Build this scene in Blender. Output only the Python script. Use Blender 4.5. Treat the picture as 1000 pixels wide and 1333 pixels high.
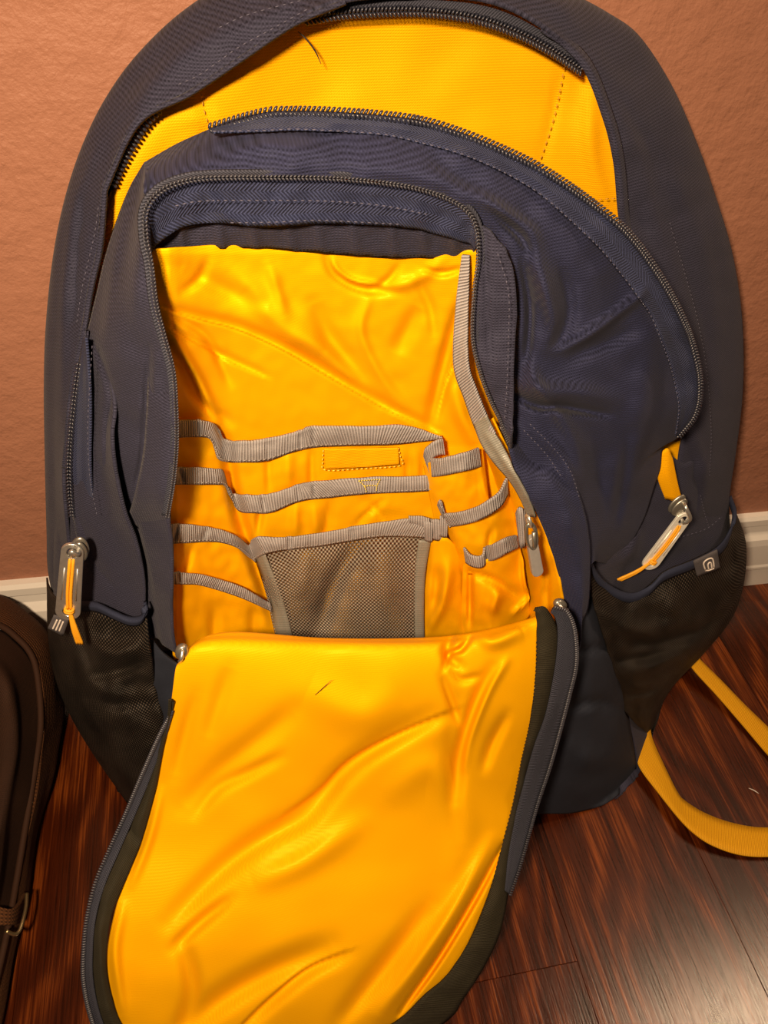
import bpy, bmesh, math, random
import numpy as np
from mathutils import Vector, Matrix, noise

for o in list(bpy.data.objects): bpy.data.objects.remove(o)
S = bpy.context.scene
COL = S.collection
random.seed(4)
rng = np.random.RandomState(7)

# ------------------------------------------------------------------ camera
CAM = np.array([0.0, -0.45, 0.60])
RX = np.array([0.977, -0.196, 0.083]); RX /= np.linalg.norm(RX)
RF = np.array([0.196, 0.689, -0.697]); RF -= RF.dot(RX) * RX; RF /= np.linalg.norm(RF)
RD = np.cross(RF, RX)
cd = bpy.data.cameras.new('camera'); cam = bpy.data.objects.new('camera', cd); COL.objects.link(cam)
M = Matrix.Identity(4)
for i in range(3):
    M[i][0] = RX[i]; M[i][1] = -RD[i]; M[i][2] = -RF[i]; M[i][3] = CAM[i]
cam.matrix_world = M
cd.sensor_fit = 'HORIZONTAL'; cd.sensor_width = 36; cd.lens = 36; cd.clip_start = 0.01
S.camera = cam

# ------------------------------------------------------------------ world, lights, exposure
W = bpy.data.worlds.new('world'); S.world = W; W.use_nodes = True
W.node_tree.nodes['Background'].inputs[0].default_value = (1.0, 0.66, 0.42, 1)
W.node_tree.nodes['Background'].inputs[1].default_value = 0.10

def area(name, loc, target, size, power, col):
    l = bpy.data.lights.new(name, 'AREA'); l.shape = 'DISK'; l.size = size; l.energy = power; l.color = col
    o = bpy.data.objects.new(name, l); COL.objects.link(o); o.location = loc
    o.rotation_euler = (Vector(target) - Vector(loc)).to_track_quat('-Z', 'Y').to_euler()
    return o
area('phone_flash', (-0.09, -0.50, 0.68), (0.10, -0.12, 0.30), 0.04, 5.6, (1.0, 0.72, 0.46))
area('ceiling_lamp', (1.58, -0.17, 2.35), (0.3, -0.35, 0.0), 0.50, 23.0, (1.0, 0.70, 0.44))

vs = S.view_settings
vs.view_transform = 'Standard'; vs.look = 'None'; vs.gamma = 1.0; vs.use_curve_mapping = False; vs.exposure = 0.0

# ------------------------------------------------------------------ geometry helpers
FR = (-0.225, 0.12)          # pack front plane  y = a + b z - h
FL = (-0.3475, 0.45)         # hanging flap plane

def ray(p):
    p = np.asarray(p, float)
    rx = (p[..., 0] - 500) / 1000.0; ry = (p[..., 1] - 666.5) / 1000.0
    return RF + rx[..., None] * RX + ry[..., None] * RD

def P(p, h, pl=FR, zmin=0.003, ymax=-0.005):
    d = ray(p); a, b = pl
    if pl is FL:      # the flap drops steeply from its hinge, then flattens out towards the floor
        h = h - 0.032 * np.exp(-((np.asarray(p, float)[..., 1] - 1050) / 150.0) ** 2)
    s = (a + b * CAM[2] - h - CAM[1]) / (d[..., 1] - b * d[..., 2])
    sy = np.where(d[..., 1] > 1e-4, (ymax - CAM[1]) / np.maximum(d[..., 1], 1e-4), 9)
    sz = np.where(d[..., 2] < -1e-4, (zmin - CAM[2]) / np.minimum(d[..., 2], -1e-4), 9)
    s = np.where(s <= 0, 9, s)
    s = np.minimum(np.minimum(s, sy), sz)
    return CAM + s[..., None] * d

def on_floor(p, z=0.0):
    d = ray(p); return CAM + ((z - CAM[2]) / d[..., 2])[..., None] * d

def cat(pts, t):
    """Catmull-Rom through pts at parameter t (0..K-1)"""
    pts = np.asarray(pts, float); K = len(pts)
    t = np.clip(np.asarray(t, float), 0, K - 1); i = np.minimum(t.astype(int), K - 2); f = (t - i)[:, None]
    g = lambda k: pts[np.clip(k, 0, K - 1)]
    p1, p2 = g(i), g(i + 1)
    p0 = np.where((i - 1 < 0)[:, None], 2 * p1 - p2, g(i - 1))
    p3 = np.where((i + 2 > K - 1)[:, None], 2 * p2 - p1, g(i + 2))
    return 0.5 * (2 * p1 + (p2 - p0) * f + (2 * p0 - 5 * p1 + 4 * p2 - p3) * f ** 2 + (3 * p1 - p0 - 3 * p2 + p3) * f ** 3)

def resample(pts, n, index=False):
    pts = np.asarray(pts, float)
    if len(pts) == 1: return np.repeat(pts, n, 0)
    if index: return cat(pts, np.linspace(0, len(pts) - 1, n))
    tt = np.linspace(0, len(pts) - 1, max(200, 12 * len(pts))); q = cat(pts, tt)
    L = np.concatenate([[0], np.cumsum(np.linalg.norm(np.diff(q[:, :2], axis=0), axis=1))])
    s = np.linspace(0, L[-1], n)
    return np.stack([np.interp(s, L, q[:, k]) for k in range(q.shape[1])], 1)

def off(path, d):
    """offset an image-plane path sideways by d"""
    path = np.asarray(path, float); g = np.gradient(path[:, :2], axis=0)
    g /= np.linalg.norm(g, axis=1)[:, None] + 1e-9
    n = np.stack([-g[:, 1], g[:, 0]], 1); r = path.copy()
    r[:, :2] += n * (np.asarray(d, float).reshape(-1, 1) if np.ndim(d) else d); return r

def hh(path, h):
    path = np.asarray(path, float)[:, :2]
    return np.concatenate([path, np.full((len(path), 1), float(h)) if np.ndim(h) == 0 else np.interp(np.linspace(0, 1, len(path)), np.linspace(0, 1, len(h)), h)[:, None]], 1)

def segdist(x, y, line):
    L = resample([(a, b) for a, b in line], 28)
    d = np.full(x.shape, 1e9); tt = np.zeros(x.shape); sd = np.zeros(x.shape)
    for k in range(len(L) - 1):
        ax, ay = L[k]; bx, by = L[k + 1]; vx, vy = bx - ax, by - ay; ll = vx * vx + vy * vy + 1e-9
        t = np.clip(((x - ax) * vx + (y - ay) * vy) / ll, 0, 1)
        dx, dy = x - ax - t * vx, y - ay - t * vy; q = np.hypot(dx, dy)
        m = q < d; d = np.where(m, q, d); tt = np.where(m, (k + t) / (len(L) - 1), tt)
        sd = np.where(m, np.sign(vx * dy - vy * dx), sd)
    return d, tt, sd

def creases(items, ns=0.0, nscale=90.0, seed=0.0, gain=1.0):
    """relief of soft folds: (line, amplitude m, width) ; one-sided folds when a 4th value is given"""
    def fn(x, y):
        h = np.zeros(x.shape)
        for it in items:
            line, amp, w = it[:3]; w = w * 0.82
            d, t, sd = segdist(x, y, line)
            env = np.sin(np.pi * np.clip(t * 0.94 + 0.03, 0, 1)) ** 0.6
            if len(it) > 3:      # sharp on one side, long slope on the other
                ww = np.where(sd * it[3] > 0, w * 0.25, w * 1.6)
                h += amp * env * np.exp(-(d / ww) ** 2)
            else:
                h += amp * env * np.exp(-(d / w) ** 2)
        if ns:
            fl = x.ravel(); gl = y.ravel()
            n = np.array([noise.noise(Vector((a / nscale, b / nscale, seed))) + 0.45 * noise.noise(Vector((a / nscale * 2.3, b / nscale * 2.3, seed + 5)))
                          for a, b in zip(fl, gl)]).reshape(x.shape)
            h += ns * n
        return h * gain
    return fn

ORG = np.zeros(3)   # base of the thing now being built

def new_mesh(name, verts, faces, mat, parent=None, smooth=True, uvs=None):
    me = bpy.data.meshes.new(name)
    me.from_pydata([tuple(v) for v in (np.asarray(verts) - ORG)], [], faces)
    if smooth: me.polygons.foreach_set('use_smooth', [True] * len(me.polygons))
    if uvs is not None:
        uv = me.uv_layers.new(name='UVMap'); li = np.zeros(len(me.loops), int); me.loops.foreach_get('vertex_index', li)
        uv.data.foreach_set('uv', np.asarray(uvs, float)[li].ravel())
    me.materials.append(mat); me.update()
    o = bpy.data.objects.new(name, me); COL.objects.link(o)
    if parent is not None: o.parent = parent
    return o

PLANAR = ('navy_nylon', 'navy_side_nylon', 'yellow_lining', 'yellow_back_lining', 'smooth_navy_coated')
def grid_mesh(name, V, mat, parent=None, thick=0.0012, towards=None):
    nv, nu = V.shape[:2]
    du = np.linalg.norm(np.diff(V, axis=1), axis=2).mean(0); dv = np.linalg.norm(np.diff(V, axis=0), axis=2).mean(1)
    U = np.concatenate([[0], np.cumsum(du)]); Vv = np.concatenate([[0], np.cumsum(dv)])
    uv = np.stack(np.meshgrid(U, Vv), -1).reshape(-1, 2)
    if mat.name in PLANAR:      # panels are cut from flat cloth: threads run straight across and up the pack
        q = V.reshape(-1, 3); uv = np.stack([q[:, 0] + 0.12 * q[:, 2], q[:, 2] * 1.05 - 0.06 * q[:, 0]], 1)
    idx = np.arange(nu * nv).reshape(nv, nu)
    f = np.stack([idx[:-1, :-1], idx[:-1, 1:], idx[1:, 1:], idx[1:, :-1]], -1).reshape(-1, 4)
    a, b, c = (V.reshape(-1, 3)[f[:, k]] for k in (0, 1, 3))
    nrm = np.cross(b - a, c - a); ctr = V.reshape(-1, 3)[f].mean(1)
    t = (CAM if towards is None else np.asarray(towards)) - ctr
    if (nrm * t).sum() < 0: f = f[:, ::-1]
    o = new_mesh(name, V.reshape(-1, 3), [tuple(int(i) for i in q) for q in f], mat, parent, uvs=uv)
    if thick:
        m = o.modifiers.new('cloth_thickness', 'SOLIDIFY'); m.thickness = thick; m.offset = -1; m.use_even_offset = False
    return o

def surf(rails, nu, nv, fn=None, pl=FR, index=False, zmin=0.003, lin=False):
    R = [resample(r, nu, index) for r in rails]; R = np.array(R)      # K,nu,3
    K = len(R); n = (K - 1) * nv + 1
    G = np.zeros((n, nu, 3))
    for j in range(nu):
        if lin:
            t = np.linspace(0, K - 1, n); G[:, j] = np.stack([np.interp(t, range(K), R[:, j, k]) for k in range(3)], 1)
        else: G[:, j] = cat(R[:, j], np.linspace(0, K - 1, n))
    h = G[..., 2].copy()
    if fn is not None: h += fn(G[..., 0], G[..., 1])
    return P(G[..., :2], h, pl, zmin)

def loft(name, rails, nu, nv, mat, parent, fn=None, thick=0.0012, pl=FR, index=False, zmin=0.003, lin=False):
    return grid_mesh(name, surf(rails, nu, nv, fn, pl, index, zmin, lin), mat, parent, thick)

def tube_geo(pts, r, seg=8, closed=False):
    pts = np.asarray(pts, float); n = len(pts)
    T = np.gradient(pts, axis=0); T /= np.linalg.norm(T, axis=1)[:, None] + 1e-12
    up = np.array([0.3, -0.6, 0.7]); V = []; F = []
    r = np.full(n, r) if np.ndim(r) == 0 else np.interp(np.linspace(0, 1, n), np.linspace(0, 1, len(r)), r)
    for k in range(n):
        a = np.cross(T[k], up); a /= np.linalg.norm(a) + 1e-9; b = np.cross(T[k], a)
        for j in range(seg):
            t = 2 * math.pi * j / seg; V.append(pts[k] + r[k] * (math.cos(t) * a + math.sin(t) * b))
    m = n if closed else n - 1
    for k in range(m):
        for j in range(seg):
            k2 = (k + 1) % n
            F.append((k * seg + j, k * seg + (j + 1) % seg, k2 * seg + (j + 1) % seg, k2 * seg + j))
    if not closed:
        F.append(tuple(range(seg - 1, -1, -1))); F.append(tuple((n - 1) * seg + j for j in range(seg)))
    return V, F

class Geo:
    def __init__(s): s.V = []; s.F = []
    def add(s, V, F):
        b = len(s.V); s.V += list(V); s.F += [tuple(i + b for i in f) for f in F]; return s
    def tube(s, pts, r, seg=8, closed=False): return s.add(*tube_geo(pts, r, seg, closed))
    def build(s, name, mat, parent=None, smooth=True, stuff=False):
        o = new_mesh(name, s.V, s.F, mat, parent, smooth)
        if stuff: o['kind'] = 'stuff'
        return o

NF = np.array([0.0, -1.0, 0.30]); NF /= np.linalg.norm(NF)

def nodes3(path, pl=FR, n=400, fn=None):
    r = resample(path, n); h = r[:, 2] + (fn(r[:, 0], r[:, 1]) if fn else 0)
    return P(r[:, :2], h, pl)

def by_len(pts, step):
    L = np.concatenate([[0], np.cumsum(np.linalg.norm(np.diff(pts, axis=0), axis=1))])
    n = max(2, int(L[-1] / step)); s = np.linspace(0, L[-1], n + 1)
    return np.stack([np.interp(s, L, pts[:, k]) for k in range(3)], 1), s

def teeth(name, path, mat, parent, step=0.0016, wid=0.0042, pl=FR, rows=2, thick=0.0012, nrm=NF, fn=None, lift=0.0006):
    """coil zipper: small rounded loops side by side, joined as one piece"""
    pts, s = by_len(nodes3(path, pl, 600, fn), step)
    T = np.gradient(pts, axis=0); T /= np.linalg.norm(T, axis=1)[:, None]
    g = Geo(); seg = 6
    for k in range(len(pts)):
        c = np.cross(nrm, T[k]); c /= np.linalg.norm(c); n = np.cross(T[k], c)
        if n.dot(CAM - pts[k]) < 0: n = -n
        for q in range(rows):
            o = (q - (rows - 1) / 2) * wid / rows
            L = wid / rows * 0.5
            sl = T[k] * step * (0.30 if q else -0.30) if rows > 1 else 0
            V = []; F = []
            prof = [(-1.0, 0.35), (-0.7, 0.9), (0, 1.0), (0.7, 0.9), (1.0, 0.35)]
            for a, rr in prof:
                for j in range(seg):
                    t = 2 * math.pi * j / seg
                    V.append(pts[k] + n * lift + c * (o + a * L) + sl * a + T[k] * math.cos(t) * step * 0.40 * rr + n * math.sin(t) * thick * rr)
            for a in range(4):
                for j in range(seg):
                    F.append((a * seg + j, a * seg + (j + 1) % seg, (a + 1) * seg + (j + 1) % seg, (a + 1) * seg + j))
            F.append(tuple(range(seg - 1, -1, -1))); F.append(tuple(4 * seg + j for j in range(seg)))
            g.add(V, F)
    return g.build(name, mat, parent, True, True)

def stitches(name, paths, mat, parent, step=0.0028, r=0.00022, pl=FR, fn=None, lift=0.0004):
    g = Geo()
    for path in paths:
        pts, s = by_len(nodes3(path, pl, 300, fn), step / 2)
        to = CAM - pts; to /= np.linalg.norm(to, axis=1)[:, None]
        pts = pts + to * lift
        for k in range(0, len(pts) - 1, 2):
            a, b = pts[k], pts[k + 1]; m = (a + b) / 2 + to[k] * r
            g.tube([a, m, b], [r * .7, r, r * .7], 5)
    return g.build(name, mat, parent, True, True)

# ------------------------------------------------------------------ materials
def mat_new(name):
    m = bpy.data.materials.new(name); m.use_nodes = True; nt = m.node_tree
    b = nt.nodes['Principled BSDF']; return m, nt, b
def nd(nt, t, **k):
    n = nt.nodes.new(t)
    for a, v in k.items(): setattr(n, a, v)
    return n
def math_(nt, op, a, b=None, c=None):
    n = nd(nt, 'ShaderNodeMath', operation=op)
    for i, v in enumerate((a, b, c)):
        if v is None: continue
        if isinstance(v, (int, float)): n.inputs[i].default_value = v
        else: nt.links.new(v, n.inputs[i])
    return n.outputs[0]
def mixc(nt, fac, a, b):
    n = nd(nt, 'ShaderNodeMix', data_type='RGBA')
    for i, v in ((0, fac), (6, a), (7, b)):
        if isinstance(v, (int, float)): n.inputs[i].default_value = v
        elif isinstance(v, tuple): n.inputs[i].default_value = (*v, 1)
        else: nt.links.new(v, n.inputs[i])
    return n.outputs[2]
def bump(nt, b, h, st, dist=0.001):
    n = nd(nt, 'ShaderNodeBump'); n.inputs['Strength'].default_value = st; n.inputs['Distance'].default_value = dist
    nt.links.new(h, n.inputs['Height']); nt.links.new(n.outputs[0], b.inputs['Normal']); return n
def uvxy(nt):
    u = nd(nt, 'ShaderNodeUVMap'); s = nd(nt, 'ShaderNodeSeparateXYZ'); nt.links.new(u.outputs[0], s.inputs[0]); return u.outputs[0], s.outputs[0], s.outputs[1]
def noise_(nt, vec, scale, detail=3, rough=0.5):
    n = nd(nt, 'ShaderNodeTexNoise'); n.inputs['Scale'].default_value = scale; n.inputs['Detail'].default_value = detail
    n.inputs['Roughness'].default_value = rough
    if vec is not None: nt.links.new(vec, n.inputs['Vector'])
    return n.outputs['Fac']

def fabric(name, dark, light, pu, pv, kind='weave', rough=0.8, st=0.5, sheen=0.0, spec=0.25, wear=0.25, dist=0.0006):
    m, nt, b = mat_new(name); vec, u, v = uvxy(nt); P2 = 2 * math.pi
    jit = noise_(nt, vec, 60, 2)
    ju = math_(nt, 'MULTIPLY', jit, 0.8)
    if kind == 'weave':        # twill-like cloth: threads in two directions
        a = math_(nt, 'SINE', math_(nt, 'ADD', math_(nt, 'MULTIPLY', u, P2 / pu), ju))
        c = math_(nt, 'SINE', math_(nt, 'ADD', math_(nt, 'MULTIPLY', v, P2 / pv), ju))
        h = math_(nt, 'MULTIPLY_ADD', math_(nt, 'MULTIPLY', a, c), 0.24, math_(nt, 'MULTIPLY_ADD', c, 0.26, 0.5))
    elif kind == 'rib':        # grosgrain: ribs across the length
        a = math_(nt, 'SINE', math_(nt, 'MULTIPLY', u, P2 / pu)); h = math_(nt, 'MULTIPLY_ADD', a, 0.5, 0.5)
    elif kind == 'herring':    # chevron tape
        z = math_(nt, 'PINGPONG', v, pv)
        a = math_(nt, 'SINE', math_(nt, 'MULTIPLY', math_(nt, 'ADD', u, z), P2 / pu)); h = math_(nt, 'MULTIPLY_ADD', a, 0.5, 0.5)
    big = noise_(nt, vec, 25, 4, 0.6)
    grain = noise_(nt, vec, 1500, 2)
    fac = math_(nt, 'ADD', math_(nt, 'MULTIPLY', h, 0.65), math_(nt, 'MULTIPLY', math_(nt, 'SUBTRACT', grain, 0.35), 0.8))
    fac = math_(nt, 'ADD', fac, math_(nt, 'MULTIPLY', math_(nt, 'SUBTRACT', big, 0.5), wear * 2)); 
    cl = nd(nt, 'ShaderNodeClamp'); nt.links.new(fac, cl.inputs[0])
    nt.links.new(mixc(nt, cl.outputs[0], dark, light), b.inputs['Base Color'])
    b.inputs['Roughness'].default_value = rough; b.inputs['Specular IOR Level'].default_value = spec
    b.inputs['Sheen Weight'].default_value = sheen; b.inputs['Sheen Roughness'].default_value = 0.4
    bump(nt, b, math_(nt, 'ADD', h, math_(nt, 'MULTIPLY', grain, 0.5)), st, dist)
    return m

def plain(name, col, rough=0.5, metal=0.0, spec=0.5, ns=0.0, nscale=400):
    m, nt, b = mat_new(name); b.inputs['Roughness'].default_value = rough; b.inputs['Metallic'].default_value = metal
    b.inputs['Specular IOR Level'].default_value = spec
    tc = nd(nt, 'ShaderNodeTexCoord'); n = noise_(nt, tc.outputs['Object'], nscale, 3)
    k = tuple(c * 0.78 for c in col)
    nt.links.new(mixc(nt, n, k, tuple(min(1, c * 1.15) for c in col)), b.inputs['Base Color'])
    if ns: bump(nt, b, n, ns, 0.0004)
    return m

MAT = {}
MAT['navy'] = fabric('navy_nylon', (0.0020, 0.0030, 0.012), (0.038, 0.044, 0.110), 0.0015, 0.0014, st=0.45, sheen=0.04, wear=0.12)
MAT['navy_side'] = fabric('navy_side_nylon', (0.0035, 0.004, 0.011), (0.056, 0.057, 0.104), 0.0015, 0.0014, st=0.45, sheen=0.04, wear=0.12)
MAT['navy_tape'] = fabric('navy_herringbone_tape', (0.004, 0.006, 0.020), (0.052, 0.066, 0.155), 0.0015, 0.0042, 'herring', st=0.7, sheen=0.03, wear=0.12)
MAT['hem'] = fabric('navy_hem_binding', (0.012, 0.016, 0.036), (0.042, 0.052, 0.10), 0.0008, 0.0008, st=0.3)
MAT['lower'] = fabric('smooth_navy_coated', (0.010, 0.012, 0.020), (0.028, 0.034, 0.054), 0.0007, 0.0007, st=0.2, wear=0.4)
MAT['binding'] = fabric('olive_black_binding', (0.006, 0.005, 0.003), (0.052, 0.045, 0.024), 0.0010, 0.001, 'rib', st=0.5, wear=0.2)
MAT['tape_grey'] = fabric('slate_zipper_tape', (0.010, 0.012, 0.020), (0.075, 0.080, 0.115), 0.0013, 0.0042, 'herring', st=0.6)
MAT['yellow'] = fabric('yellow_lining', (0.83, 0.37, 0.0015), (0.91, 0.46, 0.002), 0.0011, 0.0011, rough=0.46, st=0.15, spec=0.55, wear=0.05)
MAT['yellow_back'] = fabric('yellow_back_lining', (0.78, 0.34, 0.002), (0.95, 0.47, 0.004), 0.0012, 0.0012, rough=0.5, st=0.4, spec=0.5, wear=0.08)
for k_ in ('yellow', 'yellow_back'): MAT[k_].node_tree.nodes['Principled BSDF'].inputs['Specular Tint'].default_value = (1.0, 0.72, 0.05, 1)
MAT['gray_web'] = fabric('grey_grosgrain', (0.20, 0.19, 0.19), (0.50, 0.48, 0.49), 0.0015, 0.001, 'rib', rough=0.7, st=0.8, wear=0.1)
MAT['gray_dark'] = fabric('grey_shiny_webbing', (0.20, 0.20, 0.17), (0.30, 0.29, 0.25), 0.0012, 0.001, 'rib', rough=0.4, st=0.25, wear=0.5, spec=0.5)  # darker grey: painted shade on the leash end, plain colour on mesh edge tapes
MAT['strap'] = fabric('yellow_webbing', (0.62, 0.26, 0.003), (0.92, 0.50, 0.012), 0.0014, 0.001, 'rib', rough=0.6, st=0.6, wear=0.1)
MAT['teeth'] = plain('zipper_teeth_dark', (0.020, 0.022, 0.036), 0.35, spec=0.7)
MAT['teeth_light'] = plain('zipper_teeth_grey', (0.034, 0.036, 0.050), 0.4, spec=0.6)
MAT['thread'] = plain('navy_thread', (0.09, 0.09, 0.14), 0.7)
MAT['thread_y'] = plain('yellow_thread', (0.95, 0.75, 0.10), 0.6)
MAT['thread_o'] = plain('orange_thread', (0.62, 0.30, 0.02), 0.7)
MAT['thread_g'] = plain('grey_thread', (0.42, 0.38, 0.34), 0.7)
MAT['metal'] = plain('silver_zip_metal', (0.66, 0.66, 0.62), 0.34, 0.85, ns=0.1)
MAT['metal_light'] = plain('cream_enamel_metal', (0.88, 0.87, 0.80), 0.4, 0.35)
MAT['metal_dark'] = plain('tarnished_metal', (0.34, 0.33, 0.29), 0.36, 0.8)
MAT['cord'] = plain('amber_cord', (0.90, 0.40, 0.012), 0.6, nscale=1500, ns=0.4)
MAT['plastic'] = plain('grey_plastic', (0.27, 0.26, 0.25), 0.35)
MAT['tag'] = fabric('charcoal_woven_tag', (0.05, 0.045, 0.05), (0.13, 0.12, 0.13), 0.0008, 0.0008, st=0.4)
MAT['tag_print'] = plain('silver_tag_print', (0.75, 0.68, 0.62), 0.45)
MAT['black'] = plain('black_hair', (0.015, 0.012, 0.010), 0.5)
MAT['lint'] = plain('pale_lint', (0.7, 0.66, 0.6), 0.8)
MAT['brown'] = fabric('brown_canvas', (0.010, 0.0035, 0.001), (0.17, 0.064, 0.020), 0.0030, 0.0028, rough=0.9, st=0.8, wear=0.2, dist=0.001)
MAT['brown_trim'] = fabric('dark_brown_trim', (0.008, 0.003, 0.0015), (0.055, 0.021, 0.009), 0.0012, 0.0012, rough=0.8, st=0.5)
MAT['brass'] = plain('old_brass', (0.55, 0.42, 0.22), 0.32, 0.9)

def mesh_fabric(name, dark, light, p, hole=0.0, rough=0.6):
    """knitted mesh: rows of round holes, staggered"""
    m, nt, b = mat_new(name); vec, u, v = uvxy(nt); k = 2 * math.pi / p
    wob = math_(nt, 'MULTIPLY', noise_(nt, vec, 45, 3), 3.0)
    a = math_(nt, 'COSINE', math_(nt, 'ADD', math_(nt, 'MULTIPLY', u, k), wob))
    c = math_(nt, 'COSINE', math_(nt, 'ADD', math_(nt, 'MULTIPLY', v, k * 0.8), wob))
    h = math_(nt, 'MULTIPLY', a, c)
    big = noise_(nt, vec, 30, 3)
    f = math_(nt, 'MULTIPLY_ADD', h, -0.5, 0.5)
    cl = nd(nt, 'ShaderNodeClamp'); nt.links.new(math_(nt, 'MULTIPLY', math_(nt, 'POWER', f, 3.5), math_(nt, 'MULTIPLY_ADD', big, 3.6, -0.7)), cl.inputs[0])
    nt.links.new(mixc(nt, cl.outputs[0], dark, light), b.inputs['Base Color'])
    b.inputs['Roughness'].default_value = rough; b.inputs['Specular IOR Level'].default_value = 0.3
    bump(nt, b, f, 0.8, 0.0008)
    if hole:
        al = math_(nt, 'SUBTRACT', 1.0, math_(nt, 'GREATER_THAN', h, hole)); nt.links.new(al, b.inputs['Alpha'])
    return m
MAT['mesh_black'] = mesh_fabric('black_side_mesh', (0.0006, 0.0005, 0.0005), (0.10, 0.078, 0.06), 0.0026, 0.0)
MAT['mesh_gray'] = mesh_fabric('grey_pocket_mesh', (0.13, 0.11, 0.09), (0.50, 0.44, 0.34), 0.0026, 0.22)

# wall paint: orange-peel plaster
m, nt, b = mat_new('terracotta_wall_paint'); tc = nd(nt, 'ShaderNodeTexCoord'); o_ = tc.outputs['Object']
n1 = noise_(nt, o_, 55, 5, 0.55); n2 = noise_(nt, o_, 260, 3, 0.6); n3 = noise_(nt, o_, 6, 3)
nt.links.new(mixc(nt, n3, (0.360, 0.160, 0.098), (0.405, 0.184, 0.114)), b.inputs['Base Color'])
b.inputs['Roughness'].default_value = 0.55; b.inputs['Specular IOR Level'].default_value = 0.3
bump(nt, b, math_(nt, 'ADD', math_(nt, 'MULTIPLY', n1, 1.0), math_(nt, 'MULTIPLY', n2, 0.25)), 0.7, 0.004); MAT['wall'] = m
m, nt, b = mat_new('white_gloss_trim_paint'); tc = nd(nt, 'ShaderNodeTexCoord'); n1 = noise_(nt, tc.outputs['Object'], 30, 3)
nt.links.new(mixc(nt, n1, (0.80, 0.76, 0.70), (0.88, 0.85, 0.80)), b.inputs['Base Color']); b.inputs['Roughness'].default_value = 0.35
bump(nt, b, n1, 0.1, 0.002); MAT['trim'] = m

def wood():
    m, nt, b = mat_new('dark_cherry_floorboard'); tc = nd(nt, 'ShaderNodeTexCoord')
    info = nd(nt, 'ShaderNodeObjectInfo')
    off_ = nd(nt, 'ShaderNodeCombineXYZ'); nt.links.new(math_(nt, 'MULTIPLY', info.outputs['Random'], 7.0), off_.inputs[0]); nt.links.new(math_(nt, 'MULTIPLY', info.outputs['Random'], 3.0), off_.inputs[1])
    va = nd(nt, 'ShaderNodeVectorMath', operation='ADD'); nt.links.new(tc.outputs['Object'], va.inputs[0]); nt.links.new(off_.outputs[0], va.inputs[1])
    def mp(sx, sy):
        q = nd(nt, 'ShaderNodeMapping'); q.inputs['Scale'].default_value = (sx, sy, 1); nt.links.new(va.outputs[0], q.inputs[0]); return q.outputs[0]
    warp = noise_(nt, mp(9, 2.4), 1.0, 3)
    # broad cathedral figure
    sx = nd(nt, 'ShaderNodeSeparateXYZ'); nt.links.new(va.outputs[0], sx.inputs[0])
    rings = math_(nt, 'SINE', math_(nt, 'ADD', math_(nt, 'MULTIPLY', sx.outputs[0], 260), math_(nt, 'MULTIPLY', warp, 60)))
    rings = math_(nt, 'MULTIPLY_ADD', rings, 0.5, 0.5)
    fine = noise_(nt, mp(640, 13), 1.0, 4, 0.65)
    pores = noise_(nt, mp(1500, 30), 1.0, 2, 0.5)
    mott = noise_(nt, mp(14, 5), 1.0, 4, 0.6)
    r = nd(nt, 'ShaderNodeValToRGB'); e = r.color_ramp.elements
    e[0].position = 0.34; e[0].color = (0.006, 0.0012, 0.0006, 1); e[1].position = 0.80; e[1].color = (0.34, 0.082, 0.012, 1)
    x = r.color_ramp.elements.new(0.56); x.color = (0.062, 0.011, 0.0022, 1)
    f = math_(nt, 'ADD', math_(nt, 'MULTIPLY', rings, 0.13), math_(nt, 'MULTIPLY', fine, 0.52))
    f = math_(nt, 'ADD', f, math_(nt, 'MULTIPLY', mott, 0.40))
    f = math_(nt, 'ADD', f, 0.0)
    nt.links.new(f, r.inputs[0])
    dk = math_(nt, 'LESS_THAN', pores, 0.36)
    nt.links.new(mixc(nt, math_(nt, 'MULTIPLY', dk, 0.55), r.outputs[0], (0.02, 0.006, 0.003)), b.inputs['Base Color'])
    b.inputs['Roughness'].default_value = 0.30
    nt.links.new(math_(nt, 'MULTIPLY_ADD', fine, 0.14, 0.12), b.inputs['Roughness'])
    b.inputs['Specular IOR Level'].default_value = 0.5
    bump(nt, b, math_(nt, 'ADD', math_(nt, 'MULTIPLY', fine, 0.7), math_(nt, 'MULTIPLY', pores, 0.3)), 0.16, 0.0010)
    return m
MAT['wood'] = wood()
MAT['wood_under'] = plain('floor_underlay', (0.02, 0.008, 0.005), 0.9)

# ------------------------------------------------------------------ tagging
def tag(o, label, cat_=None, group=None):
    o['label'] = label
    if cat_: o['category'] = cat_
    if group: o['group'] = group
    return o
def thing(name, label, cat_, loc):
    o = bpy.data.objects.new(name, None); COL.objects.link(o); o.location = loc; o.empty_display_size = 0.05
    return tag(o, label, cat_)

# ------------------------------------------------------------------ the room
def boxv(x0, x1, y0, y1, z0, z1, bev=0.0):
    bm = bmesh.new(); bmesh.ops.create_cube(bm, size=1)
    for v in bm.verts:
        v.co = Vector(((x0 + x1) / 2 + v.co.x * (x1 - x0), (y0 + y1) / 2 + v.co.y * (y1 - y0), (z0 + z1) / 2 + v.co.z * (z1 - z0)))
    if bev: bmesh.ops.bevel(bm, geom=bm.edges[:], offset=bev, segments=1, affect='EDGES')
    bm.verts.index_update()
    V = [np.array(v.co) for v in bm.verts]; F = [tuple(v.index for v in f.verts) for f in bm.faces]; bm.free(); return V, F

w = Geo().add(*boxv(-1.6, 2.2, 0.0, 0.1, -0.02, 2.5)).build('wall_back', MAT['wall'], None, False); w['kind'] = 'structure'
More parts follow.
